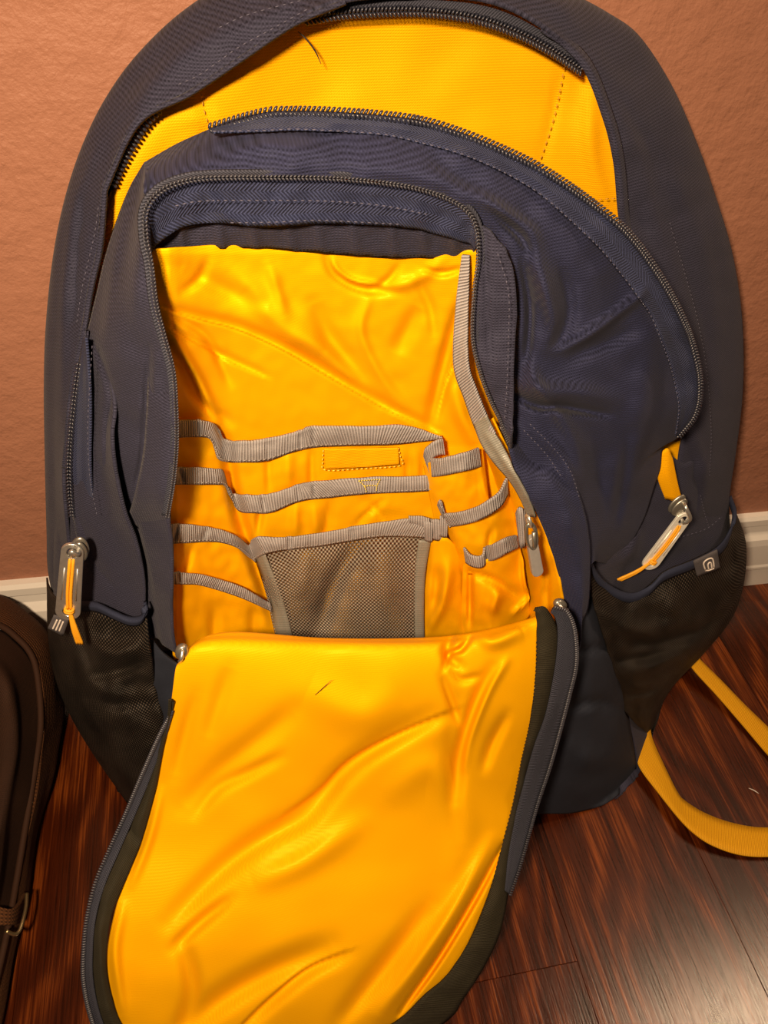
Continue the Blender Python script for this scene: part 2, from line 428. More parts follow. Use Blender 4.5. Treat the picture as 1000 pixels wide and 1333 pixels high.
# baseboard: moulded profile swept along the wall
prof = [(0.0, 0.102), (-0.006, 0.102), (-0.0085, 0.0985), (-0.0085, 0.091), (-0.0055, 0.087), (-0.0060, 0.079), (-0.0115, 0.072), (-0.0125, 0.064),
        (-0.0125, 0.034), (-0.0135, 0.031), (-0.0135, 0.028), (-0.0125, 0.026), (-0.0125, 0.0), (0.0, 0.0)]
V = [np.array([x, y, z]) for x in (-1.6, 2.2) for y, z in prof]; n = len(prof)
F = [(i, (i + 1) % n, n + (i + 1) % n, n + i) for i in range(n)] + [tuple(range(n - 1, -1, -1)), tuple(range(n, 2 * n))]
bb = new_mesh('baseboard_back', V, F, MAT['trim'], None, False); bb['kind'] = 'structure'
fl = Geo().add(*boxv(-1.6, 2.2, -2.4, 0.05, -0.04, -0.012)).build('floor', MAT['wood_under'], None, False); fl['kind'] = 'structure'
# planks run away from the wall; one visible end joint lies right of the flap
pj = on_floor(np.array([752.0, 1251.0])); pw = 0.127
k0 = -9
boards = {}
for k in range(k0, 12):
    x1 = pj[0] + k * pw; x0 = x1 - pw
    if k == 0: ends = [-2.4, -1.55, pj[1], 0.0]
    else:
        e = -0.75 - 0.5 * ((k * 37) % 10) / 10.0
        ends = [-2.4, e - 0.85 if e - 0.85 > -2.35 else -1.9, e, 0.0]
    for a, c in zip(ends[:-1], ends[1:]):
        gx = 0.00008
        ORG = np.array([x0 + pw / 2, (a + c) / 2, -0.006])
        o = Geo().add(*boxv(x0 + gx, x1 - gx, a + gx, c - gx, -0.012, 0.0, 0.00025)).build('plank', MAT['wood'], fl, False)
        o.location = tuple(ORG)
ORG = np.zeros(3)

# ------------------------------------------------------------------ THE BACKPACK
BP = np.array([0.12, -0.12, 0.0])
pack = thing('backpack', 'navy backpack with bright yellow lining, unzipped front flap hanging open to the floor', 'backpack', tuple(BP))
ORG = BP

# --- outer shell ring: silhouette -> seam -> rim of the open main compartment
SIL = [(78, 800), (66, 745), (64, 690), (62, 600), (61, 500), (64, 420), (74, 330), (90, 255), (112, 190), (142, 130), (182, 75), (240, 20), (310, -22), (410, -52), (520, -62),
       (640, -48), (740, -5), (790, 22), (829, 52), (870, 115), (903, 190), (929, 265), (948, 330), (960, 400), (964, 470), (962, 530), (955, 590), (947, 650), (948, 700)]
SEAM = [(92, 800), (82, 745), (78, 690), (76, 610), (76, 500), (80, 420), (92, 330), (106, 260), (124, 205), (150, 160), (196, 100), (258, 45), (330, 5), (420, -25), (520, -38),
        (630, -28), (712, 2), (762, 50), (798, 98), (828, 160), (851, 215), (870, 280), (886, 335), (905, 400), (918, 460), (925, 520), (928, 575), (926, 630), (905, 690)]
RIM = [(110, 800), (98, 745), (91, 690), (86, 610), (97, 500), (111, 430), (120, 376), (132, 322), (137, 262), (142, 238), (182, 160), (250, 122), (320, 75), (385, 32), (450, 4),
       (560, -2), (640, 6), (705, 38), (755, 84), (783, 150), (798, 210), (806, 288), (822, 330), (850, 375), (880, 430), (898, 490), (892, 545), (882, 600), (885, 665)]
def z3(l, h): return [(a, b, h if not callable(h) else h(a, b)) for a, b in l]
ctr = np.array([510.0, 420.0])
def inward(l, k): return [tuple(np.array(p) + (ctr - np.array(p)) * k) for p in l]
shell_fn = creases([([(130, 190), (100, 280), (88, 400), (84, 560)], 0.003, 7), ([(112, 250), (104, 330), (98, 420)], -0.003, 7),
                    ([(160, 150), (240, 80), (330, 30), (420, 0)], 0.004, 16), ([(800, 120), (838, 190), (858, 260), (872, 320)], -0.003, 9),
                    ([(880, 240), (912, 330), (930, 430), (935, 540)], 0.003, 10), ([(822, 260), (850, 330)], -0.003, 8),
                    ([(900, 560), (915, 620), (905, 680)], 0.004, 8), ([(848, 190), (870, 250), (885, 330), (908, 420), (920, 500)], -0.0025, 4)], 0.0035, 60, 3)
hs = lambda a, b: -0.118 if a < 500 else -0.125
loft('outer_shell', [z3(inward(SIL, 0.16), -0.19), z3(inward(SIL, 0.04), -0.165), z3(SIL, hs), z3(SEAM, -0.092),
                     [(a, b, -0.072 if a < 480 else -0.078) for a, b in RIM]], 420, 8, MAT['navy_side'], pack, shell_fn, 0.0016, index=True)
# rolled rim binding around the opening
rimtop = [p for p in RIM[4:15]]
rb = hh(RIM[3:15], -0.069); loft('rim_binding', [hh(off(rb, -6), -0.0675), hh(rb, -0.066), hh(off(rb, 3), -0.0685)], 200, 3, MAT['navy_side'], pack, shell_fn, 0.0012)
rb = hh(RIM[17:24], -0.0745); loft('rim_facing', [hh(off(rb, -16), [-0.086, -.0795, -.078, -.080, -.090]), hh(off(rb, -8), [-.080, -.0735, -.0735, -.0745, -.085]), hh(rb, [-.078, -0.0745, -.0755, -.0755, -.082])], 120, 4, MAT['navy_side'], pack, shell_fn, 0.0012)

# back body of the pack against the wall (seen only from the side)
loft('back_panel', [z3(inward(SIL, 0.16), -0.19), z3(inward(SIL, 0.55), -0.20), z3(inward(SIL, 0.93), -0.20)], 120, 4, MAT['navy_side'], pack, None, 0.003, index=True)

# --- yellow lining seen in the open top
lin_fn = creases([([(262, 120), (268, 145), (275, 185)], -0.002, 5), ([(733, 80), (720, 150), (702, 220)], -0.0022, 5), ([(230, 150), (300, 160)], 0.002, 12),
                  ([(770, 110), (770, 200), (790, 270)], 0.003, 14), ([(735, 100), (770, 115)], -0.002, 8)], 0.003, 130, 8)
loft('compartment_lining', [[(130, 330, -.084), (170, 170, -.086), (246, 100, -.088), (380, 5, -.092), (560, -35, -.092), (690, 0, -.094), (762, 70, -.094), (812, 200, -.094), (880, 420, -.095)],
                            [(112, 420, -.09), (160, 250, -.081), (270, 130, -.087), (400, 80, -.098), (560, 70, -.098), (690, 110, -.098), (758, 190, -.098), (812, 300, -.096), (880, 520, -.095)],
                            [(130, 500, -.085), (200, 330, -.090), (300, 240, -.095), (420, 200, -.10), (560, 200, -.10), (680, 240, -.10), (740, 300, -.098), (800, 400, -.095), (900, 640, -.08)],
                            [(160, 560, -.09), (240, 450, -.10), (330, 380, -.105), (430, 340, -.105), (560, 340, -.105), (650, 380, -.105), (700, 440, -.10), (760, 520, -.10), (860, 700, -.08)]],
     150, 14, MAT['yellow_back'], pack, lin_fn)
stitches('seam_stitching', [[(262, 122, -.0860), (266, 145, -.0880), (275, 172, -.0905)], [(735, 86, -.093), (722, 150, -.0955), (701, 216, -.0975)], [(735, 262, -.0955), (805, 258, -.089)]], MAT['thread_o'], pack, 0.0034, 0.0003, fn=lin_fn, lift=0.003)
# small yellow lining corner by the right slider
loft('lining_corner', [[(860, 590, -.060), (870, 584, -.060), (876, 596, -.060)], [(856, 620, -.058), (870, 620, -.056), (883, 630, -.058)], [(866, 650, -.058), (878, 652, -.056), (888, 650, -.058)]],
     14, 6, MAT['yellow_back'], pack)

# main zipper, compartment side
teeth('main_zipper_teeth', hh([(398, 26), (440, 19), (500, 15), (560, 16), (620, 25), (675, 44), (720, 68), (756, 92)], -0.079), MAT['teeth'], pack, 0.0017, 0.0044, rows=2, thick=0.001)
loft('main_zipper_tape', [hh([(392, 12), (450, 1), (560, 0), (640, 10), (705, 40), (760, 84)], -0.081), hh([(398, 28), (440, 21), (500, 17), (560, 18), (620, 27), (675, 46), (720, 70), (757, 96)], -0.081)], 90, 4, MAT['tape_grey'], pack)
teeth('main_zipper_teeth', hh([(206, 143), (190, 160), (172, 190), (156, 220), (147, 240)], -0.0755), MAT['teeth'], pack, 0.0019, 0.004, rows=1)

# --- side wall behind the front panel (navy), right and left
side_fn = creases([([(800, 740), (850, 735), (900, 715), (930, 690)], -0.004, 12), ([(835, 690), (820, 720), (800, 735)], 0.004, 8)], 0.003, 50, 2)
loft('side_panel', [[(840, 560, -.07), (884, 600, -.076), (905, 600, -.082), (935, 600, -.10), (954, 600, -.125), (940, 600, -.17)],
                    [(800, 640, -.055), (862, 665, -.068), (895, 672, -.076), (930, 665, -.10), (949, 655, -.12), (935, 660, -.17)],
                    [(770, 720, -.03), (815, 735, -.05), (862, 735, -.066), (905, 725, -.08), (948, 700, -.11), (938, 720, -.17)],
                    [(780, 800, -.03), (815, 820, -.05), (862, 810, -.07), (905, 800, -.09), (945, 770, -.11), (930, 780, -.17)],
                    [(800, 880, -.03), (815, 890, -.05), (840, 900, -.07), (860, 890, -.09), (880, 870, -.11), (880, 860, -.17)],
                    [(820, 960, -.035), (826, 960, -.05), (834, 960, -.06), (840, 958, -.07), (846, 955, -.08), (850, 950, -.12)]], 60, 10, MAT['navy_side'], pack, side_fn)
loft('side_panel', [[(185, 640, -.045), (150, 640, -.05), (120, 650, -.06), (88, 660, -.08), (70, 660, -.11), (90, 660, -.17)],
                    [(190, 740, -.04), (150, 745, -.045), (110, 745, -.06), (85, 745, -.08), (68, 745, -.11), (90, 745, -.17)],
                    [(200, 840, -.035), (160, 850, -.045), (120, 850, -.06), (90, 850, -.08), (72, 850, -.11), (95, 850, -.17)],
                    [(222, 930, -.03), (190, 950, -.04), (160, 950, -.05), (125, 950, -.08), (100, 940, -.11), (120, 930, -.17)],
                    [(240, 1010, -.02), (215, 1040, -.03), (195, 1050, -.04), (180, 1050, -.07), (165, 1040, -.10), (180, 1010, -.15)]], 50, 10, MAT['navy_side'], pack, side_fn)

# --- front panel (navy) around the organiser opening
MZ = [(92, 672), (89, 608), (95, 540), (102, 471), (114, 425), (126, 376), (137, 330), (152, 285), (168, 245), (188, 211), (230, 187), (270, 169), (300, 156), (340, 147), (380, 144), (430, 145), (500, 150),
      (550, 157), (600, 172), (650, 192), (700, 216), (750, 248), (800, 286), (825, 311), (850, 345), (874, 384), (896, 430), (909, 475), (912, 511), (905, 542), (883, 570), (865, 582)]
OZ = [(218, 672), (226, 625), (230, 575), (229, 525), (225, 480), (213, 435), (203, 395), (197, 345), (190, 310), (190, 275), (204, 253), (230, 239), (270, 232), (350, 231), (430, 232), (500, 238),
      (550, 247), (590, 262), (612, 280), (621, 305), (622, 340), (617, 380), (615, 440), (625, 485), (638, 520), (651, 547), (661, 575)]
def frac(path, a, b, n): return resample(path, 400)[int(a * 399):int(b * 399) + 1][::max(1, int((b - a) * 400 / n))]

pan_creases = [([(698, 335), (712, 380), (720, 420), (712, 450)], 0.008, 13), ([(730, 345), (742, 400), (730, 440), (722, 458)], -0.006, 11),
               ([(722, 458), (760, 440), (811, 403), (840, 380)], 0.007, 8), ([(735, 470), (790, 445), (830, 430)], -0.005, 14),
               ([(672, 515), (700, 528), (735, 530), (790, 540)], -0.009, 7), ([(672, 498), (710, 508), (760, 512), (800, 520)], 0.006, 14),
               ([(690, 470), (700, 500), (740, 560), (760, 620)], 0.005, 10), ([(680, 340), (690, 400), (686, 470)], -0.007, 7),
               ([(620, 250), (660, 280), (690, 300), (700, 330)], 0.006, 12), ([(640, 275), (675, 305), (690, 330)], -0.005, 7),
               ([(770, 560), (780, 620), (790, 690)], -0.006, 16), ([(700, 560), (735, 600), (755, 660), (762, 720)], 0.004, 9),
               ([(840, 480), (830, 560), (800, 640)], 0.006, 22), ([(820, 560), (812, 620), (800, 690)], -0.004, 9), ([(300, 200), (340, 190), (420, 195)], 0.003, 14),
               ([(560, 200), (600, 230), (650, 260)], -0.004, 16), ([(165, 260), (150, 320), (140, 400)], 0.004, 10), ([(180, 300), (178, 400), (182, 480)], 0.005, 14),
               ([(160, 330), (152, 400), (158, 470), (170, 520)], -0.005, 8), ([(187, 212), (190, 245), (188, 270)], 0.006, 5)]
pan_fn = creases(pan_creases, 0.003, 70, 1, 1.35)
# top and right part of the panel, split at the fold by the pocket corner
OUT = [(188, 211), (230, 187), (270, 169), (300, 156), (340, 147), (380, 144), (430, 145), (500, 150), (550, 157), (600, 172), (650, 192), (700, 216), (750, 248), (800, 286), (825, 311), (850, 345),
       (874, 384), (896, 430), (909, 475), (912, 511), (905, 542), (883, 570), (864, 582), (860, 610), (852, 634), (842, 667), (825, 702), (807, 721), (792, 735)]
MIDR = [(189, 225), (228, 202), (262, 192), (300, 184), (340, 180), (390, 178), (430, 178), (490, 183), (540, 194), (590, 209), (630, 228), (670, 250), (710, 282), (750, 320), (778, 352), (800, 385),
        (820, 420), (838, 460), (848, 500), (848, 535), (840, 565), (830, 590), (820, 612), (815, 632), (810, 655), (803, 680), (795, 700), (785, 720), (780, 732)]
MIDI = [(190, 245), (222, 224), (255, 214), (300, 210), (340, 209), (390, 209), (430, 210), (490, 214), (540, 224), (585, 237), (615, 253), (640, 275), (660, 300), (680, 330), (695, 360), (705, 400),
        (712, 440), (718, 480), (722, 515), (725, 545), (728, 575), (732, 600), (738, 622), (745, 645), (752, 668), (760, 690), (765, 710), (768, 722), (770, 735)]
INN = [(188, 275), (204, 253), (232, 238), (270, 231), (330, 230), (390, 230), (440, 231), (500, 236), (548, 245), (590, 259), (612, 276), (632, 300), (648, 322), (660, 345), (666, 380), (668, 420),
       (668, 460), (668, 495), (667, 530), (666, 560), (664, 585), (668, 605), (677, 628), (690, 652), (702, 676), (714, 705), (724, 735), (731, 765), (733, 790)]
h_out = [-.05, -.035, -.025, -.02, -.018, -.02, -.03, -.045, -.055, -.058, -.055, -.045]
loft('front_panel', [hh(OUT, h_out), hh(MIDR, [-.03, -.012, -.004, -.004, -.01, -.025, -.035, -.03, -.02]), hh(MIDI, [-.016, 0, .004, .003, 0, -.005, -.008, -.008, -.005]),
                     hh(INN, [-.006, .002, .002, 0, -.006, -.012, -.012, -.008, -.004])], 420, 22, MAT['navy'], pack, pan_fn, 0.0014, index=True)

# left part of the panel
LO = [(187, 212), (168, 245), (152, 285), (137, 330), (126, 376), (114, 425), (103, 471), (96, 540), (92, 608), (95, 672), (104, 715), (120, 750), (140, 790), (150, 830)]
LM1 = [(189, 212), (180, 255), (170, 300), (160, 350), (152, 400), (146, 445), (148, 500), (150, 540), (150, 590), (156, 640), (170, 690), (182, 740), (190, 790), (200, 830)]
LM2 = [(190, 230), (186, 265), (182, 305), (180, 350), (182, 400), (186, 440), (190, 490), (190, 540), (188, 590), (182, 640), (190, 700), (200, 750), (208, 800), (212, 840)]
LI = [(192, 262), (190, 285), (192, 320), (197, 355), (204, 400), (214, 440), (225, 485), (229, 540), (228, 600), (219, 668), (223, 710), (223, 765), (223, 815), (228, 850)]
left_fn = creases([([(148, 524), (144, 565), (148, 608), (160, 663), (176, 706), (187, 759)], -0.007, 5), ([(138, 480), (134, 565), (138, 608), (150, 670), (168, 730)], 0.005, 9),
                   ([(194, 452), (189, 543), (186, 590), (170, 665)], -0.006, 5), ([(204, 460), (200, 543), (196, 600), (190, 650)], 0.004, 7),
                   ([(165, 260), (150, 330), (140, 400), (135, 450)], 0.004, 9), ([(185, 280), (176, 360), (176, 430)], 0.004, 12), ([(120, 440), (134, 475), (148, 520)], -0.004, 5)], 0.003, 60, 5)
loft('front_panel_side', [hh(LO, [-.05, -.058, -.064, -.064, -.06, -.055, -.05]), hh(LM1, [-.045, -.03, -.026, -.034, -.04, -.04, -.035]),
                          hh(LM2, [-.024, -.008, -.006, -.014, -.028, -.026, -.022]), hh(LI, [-.006, .002, .004, .002, -.006, -.01, -.012])], 240, 12, MAT['navy_side'], pack, left_fn, 0.0014, index=True)
# folded flap of cloth next to the left zipper
loft('zipper_guard', [hh([(110, 432), (101, 480), (95, 540), (92, 608), (93, 668), (104, 700), (112, 750), (115, 800)], -.0600), hh([(112, 430), (112, 475), (116, 530), (116, 600), (121, 670), (132, 720), (146, 770), (150, 806)], [-.056, -.052, -.047, -.044]),
                      hh([(114, 428), (128, 465), (134, 525), (134, 600), (142, 665), (158, 715), (170, 765), (172, 808)], [-.062, -.044, -.038, -.036]), hh([(116, 426), (133, 462), (148, 522), (145, 565), (149, 608), (161, 663), (177, 706), (187, 755), (187, 808)], [-.062, -.034, -.027, -.025, -.027, -.030])], 140, 8, MAT['navy_side'], pack, creases([([(110, 440), (107, 520), (107, 600), (112, 680)], .0015, 6)], 0.0012, 50, 9), 0.0014)
loft('zipper_guard_tape', [hh([(108, 440), (99, 500), (95, 545), (93, 608), (95, 668), (106, 700)], [-.0588, -.0588, -.0588, -.066]), hh([(109, 440), (107, 500), (106, 545), (105, 608), (109, 668), (118, 706)], [-.0530, -.0525, -.0530, -.062]), hh([(111, 440), (116, 500), (117, 545), (117, 608), (123, 668), (132, 715)], [-.0445, -.0445, -.0455, -.058])], 120, 6, MAT['navy_tape'], pack, creases([], 0.0012, 50, 9), 0.0012)
loft('pocket_side_gusset', [hh([(196, 440), (192, 500), (190, 545), (186, 590), (176, 640), (166, 675)], [-.03, -.014, -.012, -.012, -.014, -.018, -.035]), hh([(212, 450), (212, 520), (210, 590), (204, 650), (196, 700)], [-.02, -.004, -.002, -.002, -.004, -.008, -.03]), hh([(214, 440), (224, 485), (228, 540), (226, 600), (218, 668), (221, 700)], [-.01, .001, .002, .002, .001, -.004, -.03])],
     90, 6, MAT['navy_side'], pack, creases([], 0.002, 50, 12), 0.0014)
loft('pocket_side_gusset', [hh([(621, 290), (623, 340), (618, 380), (616, 440), (626, 485), (639, 520), (651, 545), (660, 570), (662, 590)], [.003]*9 + [-.02]),
                            hh([(640, 305), (645, 350), (645, 400), (645, 450), (648, 490), (654, 525), (659, 550), (662, 572), (664, 592)], [.006]*9 + [-.02]),
                            hh([(655, 325), (668, 350), (673, 400), (671, 440), (669, 482), (668, 520), (667, 545), (664, 574), (665, 594)], [.008]*9 + [-.02])], 160, 7, MAT['navy_side'], pack,
     creases([([(632, 300), (634, 400), (640, 480)], -0.002, 4)], 0.0022, 50, 15), 0.0014)
# lower right border of the pocket
loft('pocket_side_gusset', [hh([(664, 578), (674, 624), (692, 655), (712, 693), (724, 730), (733, 770), (735, 800)], [-.006, .002, .002, .002, .002]),
                            hh([(690, 575), (712, 625), (730, 665), (746, 705), (754, 745), (757, 790), (756, 830)], [-.02, .002, .006, .007, .007, .007]),
                            hh([(700, 545), (735, 600), (757, 650), (768, 700), (769, 745), (766, 790), (756, 815), (750, 860)], [-.022, -.008, -.002, 0, 0, .001, .002, .002])], 120, 8, MAT['navy'], pack,
     creases([([(700, 600), (730, 650), (748, 700)], 0.003, 12)], 0.0025, 50, 16), 0.0014)

# herringbone tape and teeth along the main zipper edge of the panel
MT = [(274, 166), (340, 147), (380, 144), (430, 145), (500, 150), (550, 157), (600, 172), (650, 192), (700, 216), (750, 248), (800, 286), (825, 311), (850, 345), (874, 384), (896, 430), (909, 475), (912, 511), (905, 542), (885, 568)]
ST = [(277, 171), (340, 170), (380, 168), (430, 170), (500, 175), (550, 186), (600, 200), (650, 221), (700, 250), (740, 284), (780, 322), (810, 358), (830, 385), (848, 412), (862, 446), (874, 480), (882, 515), (884, 535), (880, 567)]
zt = creases(pan_creases, 0.003, 70, 1, 1.35)
hm = np.interp(np.linspace(0, 1, 19), [0, .15, .4, .6, .8, 1], [-.022, -.015, -.015, -.016, -.027, -.034])
loft('main_zipper_tape', [hh(MT, hm), hh(ST, hm + 0.0082)], 260, 8, MAT['navy_tape'], pack, zt, 0.0008, index=True)
teeth('main_zipper_teeth', [tuple(p) + (h + 0.0012,) for p, h in zip([tuple(q) for q in off(hh(MT, 0), 1)[:, :2]], hm)], MAT['teeth'], pack, 0.0018, 0.0038, rows=2, thick=0.001, fn=zt)
teeth('main_zipper_teeth', hh([(103, 474), (98, 510), (94, 545), (91, 580), (90, 610), (91, 640), (94, 670)], -0.0575), MAT['teeth'], pack, 0.0022, 0.0034, rows=2, thick=0.001)
stitches('panel_stitching', [[(a, b, h + .011) for (a, b), h in zip(ST, hm)]], MAT['thread'], pack, 0.003, 0.00022, fn=zt, lift=0.0008)
stitches('shell_stitching', [hh([(285, 36), (320, 20), (370, 6), (420, -6)], -0.074), hh([(232, 110), (262, 96), (310, 62), (350, 40), (400, 12)], -0.066),
                             hh([(872, 290), (890, 350), (908, 415), (920, 480), (926, 560), (924, 620)], -0.083), hh([(100, 420), (108, 370), (122, 310), (128, 270)], -0.068),
                             hh([(120, 450), (117, 500), (114, 560), (117, 620), (126, 670)], -0.040)], MAT['thread'], pack, 0.003, 0.0002, fn=None, lift=0.006)

# organiser zipper teeth + tape on the panel
teeth('pocket_zipper_teeth', hh(OZ, [.003, .005, .006, .006, .005, .006, .007, .006, .004]), MAT['teeth_light'], pack, 0.0014, 0.0020, rows=2, thick=0.0006)
loft('pocket_zipper_tape', [hh(OZ, .002), hh(off(hh(OZ, 0), -8), [.001, .002, .003, .003, .003, .003, .004, .004, .002])], 260, 3, MAT['tape_grey'], pack)

# inner tape & dark facing under the top of the opening
TT = [(191, 290), (193, 272), (206, 255), (232, 241), (270, 234), (350, 233), (430, 234), (500, 240), (550, 249), (590, 264), (611, 282), (619, 300), (620, 318)]
TB = [(197, 332), (200, 325), (208, 316), (236, 297), (278, 290), (350, 296), (420, 291), (500, 294), (545, 299), (580, 308), (600, 314), (612, 318), (617, 326)]
DB = [(200, 338), (205, 336), (222, 331), (250, 326), (300, 324), (350, 324), (420, 330), (500, 336), (545, 336), (580, 338), (600, 338), (610, 338), (616, 338)]
tp_fn = creases([([(270, 250), (290, 275), (320, 290)], 0.003, 5), ([(300, 292), (360, 291), (400, 289)], 0.002, 4), ([(380, 262), (500, 262), (580, 280)], -0.001, 4)], 0.0018, 35, 6)
loft('pocket_zipper_tape', [hh(TT, .001), hh([((a[0] + b[0]) / 2, (a[1] + b[1]) / 2) for a, b in zip(TT, TB)], -.002), hh(TB, -.005)], 200, 5, MAT['navy_tape'], pack, tp_fn, index=True)
loft('opening_facing', [hh([(a, b - 8) for a, b in TB], -.010), hh([(a, b + 2) for a, b in TB], -.012), hh(DB, -.020)], 200, 5, MAT['navy_side'], pack,
     creases([([(x, 280), (x + 12, 335)], 0.0028, 8) for x in (230, 280, 325, 372, 410, 455, 505, 545, 585)], 0.002, 30, 7), index=True)
stitches('panel_stitching', [hh([(228, 268), (260, 262), (330, 261), (430, 262), (500, 268), (560, 280)], 0.002), hh([(300, 290), (360, 289), (420, 287), (520, 292)], -0.001)], MAT['thread'], pack, 0.0028, 0.00022, fn=tp_fn, lift=0.002)
stitches('panel_stitching', [hh([(648, 330), (662, 380), (662, 440), (660, 500), (657, 545)], 0.012), hh([(690, 552), (718, 580), (742, 612), (755, 650)], 0.008), hh([(682, 560), (710, 590), (732, 622)], 0.009)], MAT['thread'], pack, 0.003, 0.0002, lift=0.002)

# --- organiser interior
DIAG = [(283, 545), (296, 590), (306, 650), (326, 715), (345, 770), (362, 825)]
inter = [([(212, 400), (260, 415), (310, 428), (370, 455), (430, 490), (500, 530), (565, 560)], -0.0075, 7, 1), ([(226, 440), (250, 480), (275, 530), (290, 560)], 0.006, 9),
         ([(226, 410), (270, 440), (300, 500)], -0.004, 7), ([(425, 330), (435, 355), (470, 375), (520, 380)], -0.005, 8), ([(410, 395), (430, 440), (470, 490), (505, 530)], -0.006, 14),
         ([(320, 380), (370, 430), (420, 460)], 0.005, 14), ([(600, 395), (585, 450), (572, 500), (560, 555)], -0.007, 10), ([(545, 400), (530, 430), (515, 460)], -0.004, 14),
         ([(240, 350), (300, 380), (350, 400)], -0.004, 14), ([(575, 340), (550, 360), (500, 380)], 0.003, 10), ([(300, 350), (380, 420), (450, 480), (540, 545)], 0.004, 16),
         ([(233, 470), (260, 520), (300, 550)], -0.004, 8), ([(590, 500), (600, 540), (620, 580)], 0.005, 12),
         ([(430, 335), (440, 352), (462, 366), (500, 372)], 0.005, 5), ([(520, 345), (505, 365), (480, 378)], -0.003, 6), ([(600, 350), (575, 356), (552, 350)], -0.004, 5),
         ([(605, 430), (592, 470), (578, 505), (568, 545)], -0.005, 5, 1), ([(228, 430), (262, 450), (300, 470), (345, 490)], -0.004, 5, 1), ([(225, 462), (250, 490), (268, 530), (278, 548)], -0.004, 5),
         ([(480, 390), (470, 430), (490, 480), (520, 520)], 0.003, 8), ([(350, 345), (362, 380), (372, 410)], 0.003, 9), ([(270, 340), (260, 362), (240, 378)], -0.003, 8), ([(540, 360), (560, 400), (566, 440)], -0.003, 8)]
base_h = lambda x, y: -0.022 - 0.034 * np.clip((y - 330) / 250, 0, 1) - 0.006 * np.clip((y - 600) / 200, 0, 1) + 0.012 * (np.clip(np.abs(x - 430) / 210, 0, 1)) ** 3 + 0.010 * np.clip((300 - x) / 70, 0, 1.0) ** 1.5 * np.clip((y - 300) / 150, 0.3, 1)
dg = creases([(DIAG, -0.012, 11), ([(283, 540), (296, 590), (306, 650), (326, 715), (352, 790)], 0.0, 10)], 0, 1)
def mk(items, ns=0.0007, sc=40, seed=1.0):
    c = creases(items, ns, sc, seed, 1.25)
    return lambda x, y: base_h(x, y) + dg(x, y) + c(x, y)
DRAPE = 1.5
def flat(l): return [(a, b, 0.0) for a, b in l]
pocket = loft('organizer_lining', [flat([(185, 326), (300, 318), (400, 314), (500, 322), (625, 326)]), flat([(190, 400), (300, 400), (400, 400), (500, 400), (640, 400)]),
                          flat([(200, 480), (300, 480), (400, 480), (520, 480), (660, 480)]), flat([(205, 580), (300, 590), (400, 590), (560, 580), (690, 580)]),
                          flat([(214, 700), (300, 700), (400, 700), (560, 700), (745, 690)]), flat([(226, 860), (300, 870), (400, 870), (560, 870), (752, 850)])], 160, 34, MAT['yellow'], pack, mk(inter))
# rows: webbing top and bottom edges
R1T = [(224, 550), (232, 548), (258, 548), (278, 551), (286, 560), (295, 574), (320, 575), (348, 572), (390, 562), (408, 556), (480, 556), (527, 555), (575, 568)]
R1B = [(224, 572), (232, 570), (258, 569), (272, 571), (280, 584), (289, 600), (320, 602), (348, 600), (390, 586), (420, 582), (480, 580), (514, 579), (576, 572)]
R2T = [(222, 611), (228, 610), (255, 609), (280, 611), (291, 613), (301, 641), (325, 645), (350, 644), (387, 632), (408, 628), (480, 622), (530, 621), (568, 619)]
R2B = [(222, 632), (228, 631), (255, 631), (282, 631), (295, 634), (309, 664), (330, 668), (354, 667), (390, 653), (430, 648), (480, 643), (530, 641), (570, 639)]
R3T = [(324, 710), (333, 700), (375, 700), (420, 694), (480, 683), (533, 676), (580, 677)]
R3B = [(331, 729), (345, 722), (375, 716), (420, 711), (480, 701), (520, 699), (566, 702)]
R3LT = [(218, 684), (240, 683), (279, 688), (309, 698), (326, 712)]; R3LB = [(218, 709), (240, 707), (282, 706), (312, 715), (333, 733)]
R4LT = [(218, 746), (240, 746), (270, 750), (315, 765), (352, 785)]; R4LB = [(218, 761), (240, 761), (264, 763), (312, 778), (355, 797)]
def band(name, top, bot, lift, m=None, nu=140, ns=0.0008, seed=2, gath=()):
    f = mk([(g, -0.0020, 3.0) for g in gath], ns, 22, seed)
    t = [(a, b, lift) for a, b in top]; c = [((a[0] + d[0]) / 2, (a[1] + d[1]) / 2, lift + .0008) for a, d in zip(top, bot)]; q = [(a, b, lift - .0004) for a, b in bot]
    return loft(name, [t, c, q], nu, 4, m or MAT['gray_web'], pack, f, 0.0012, index=True)
def pocket_sheet(top, bot, lt, lb, items, seed):
    t = [(a, b, lt) for a, b in top]; mdl = [((a[0] + d[0]) / 2, (a[1] + d[1]) / 2, (lt + lb) / 2 + .001) for a, d in zip(top, bot)]; q = [(a, b, lb) for a, b in bot]
    return loft('organizer_pocket', [t, mdl, q], 140, 12, MAT['yellow'], pack, mk(items, 0.0012, 30, seed), 0.0008, index=True)
def vfold(xs, y0, y1, amp=-0.003, w=6, lean=0): return [([(x, y0), (x + lean / 2, (y0 + y1) / 2), (x + lean, y1)], amp, w) for x in xs]
pocket_sheet(R1T, [(a, b + 8) for a, b in R2B], .006, .001, vfold((350, 406, 532, 552), 585, 640, -.003, 6) + vfold((375,), 585, 640, .003, 10), 3)
pocket_sheet(R2T, [(218, 715), (228, 715), (255, 712), (280, 712), (305, 722), (320, 725), (335, 728), (354, 722), (387, 718), (420, 712), (480, 706), (530, 704), (575, 704)], .009, .003,
             vfold((342, 432), 650, 700, -.004, 6, -8) + vfold((385, 410), 655, 700, .003, 8) + [([(470, 645), (490, 665), (500, 680)], -.003, 4), ([(500, 650), (475, 672), (462, 690)], -.003, 4)], 4)
pocket_sheet(R3LT, [(218, 765), (240, 768), (270, 772), (315, 785), (356, 800)], .011, .006, vfold((250,), 712, 745, -.003, 6, -10), 5)
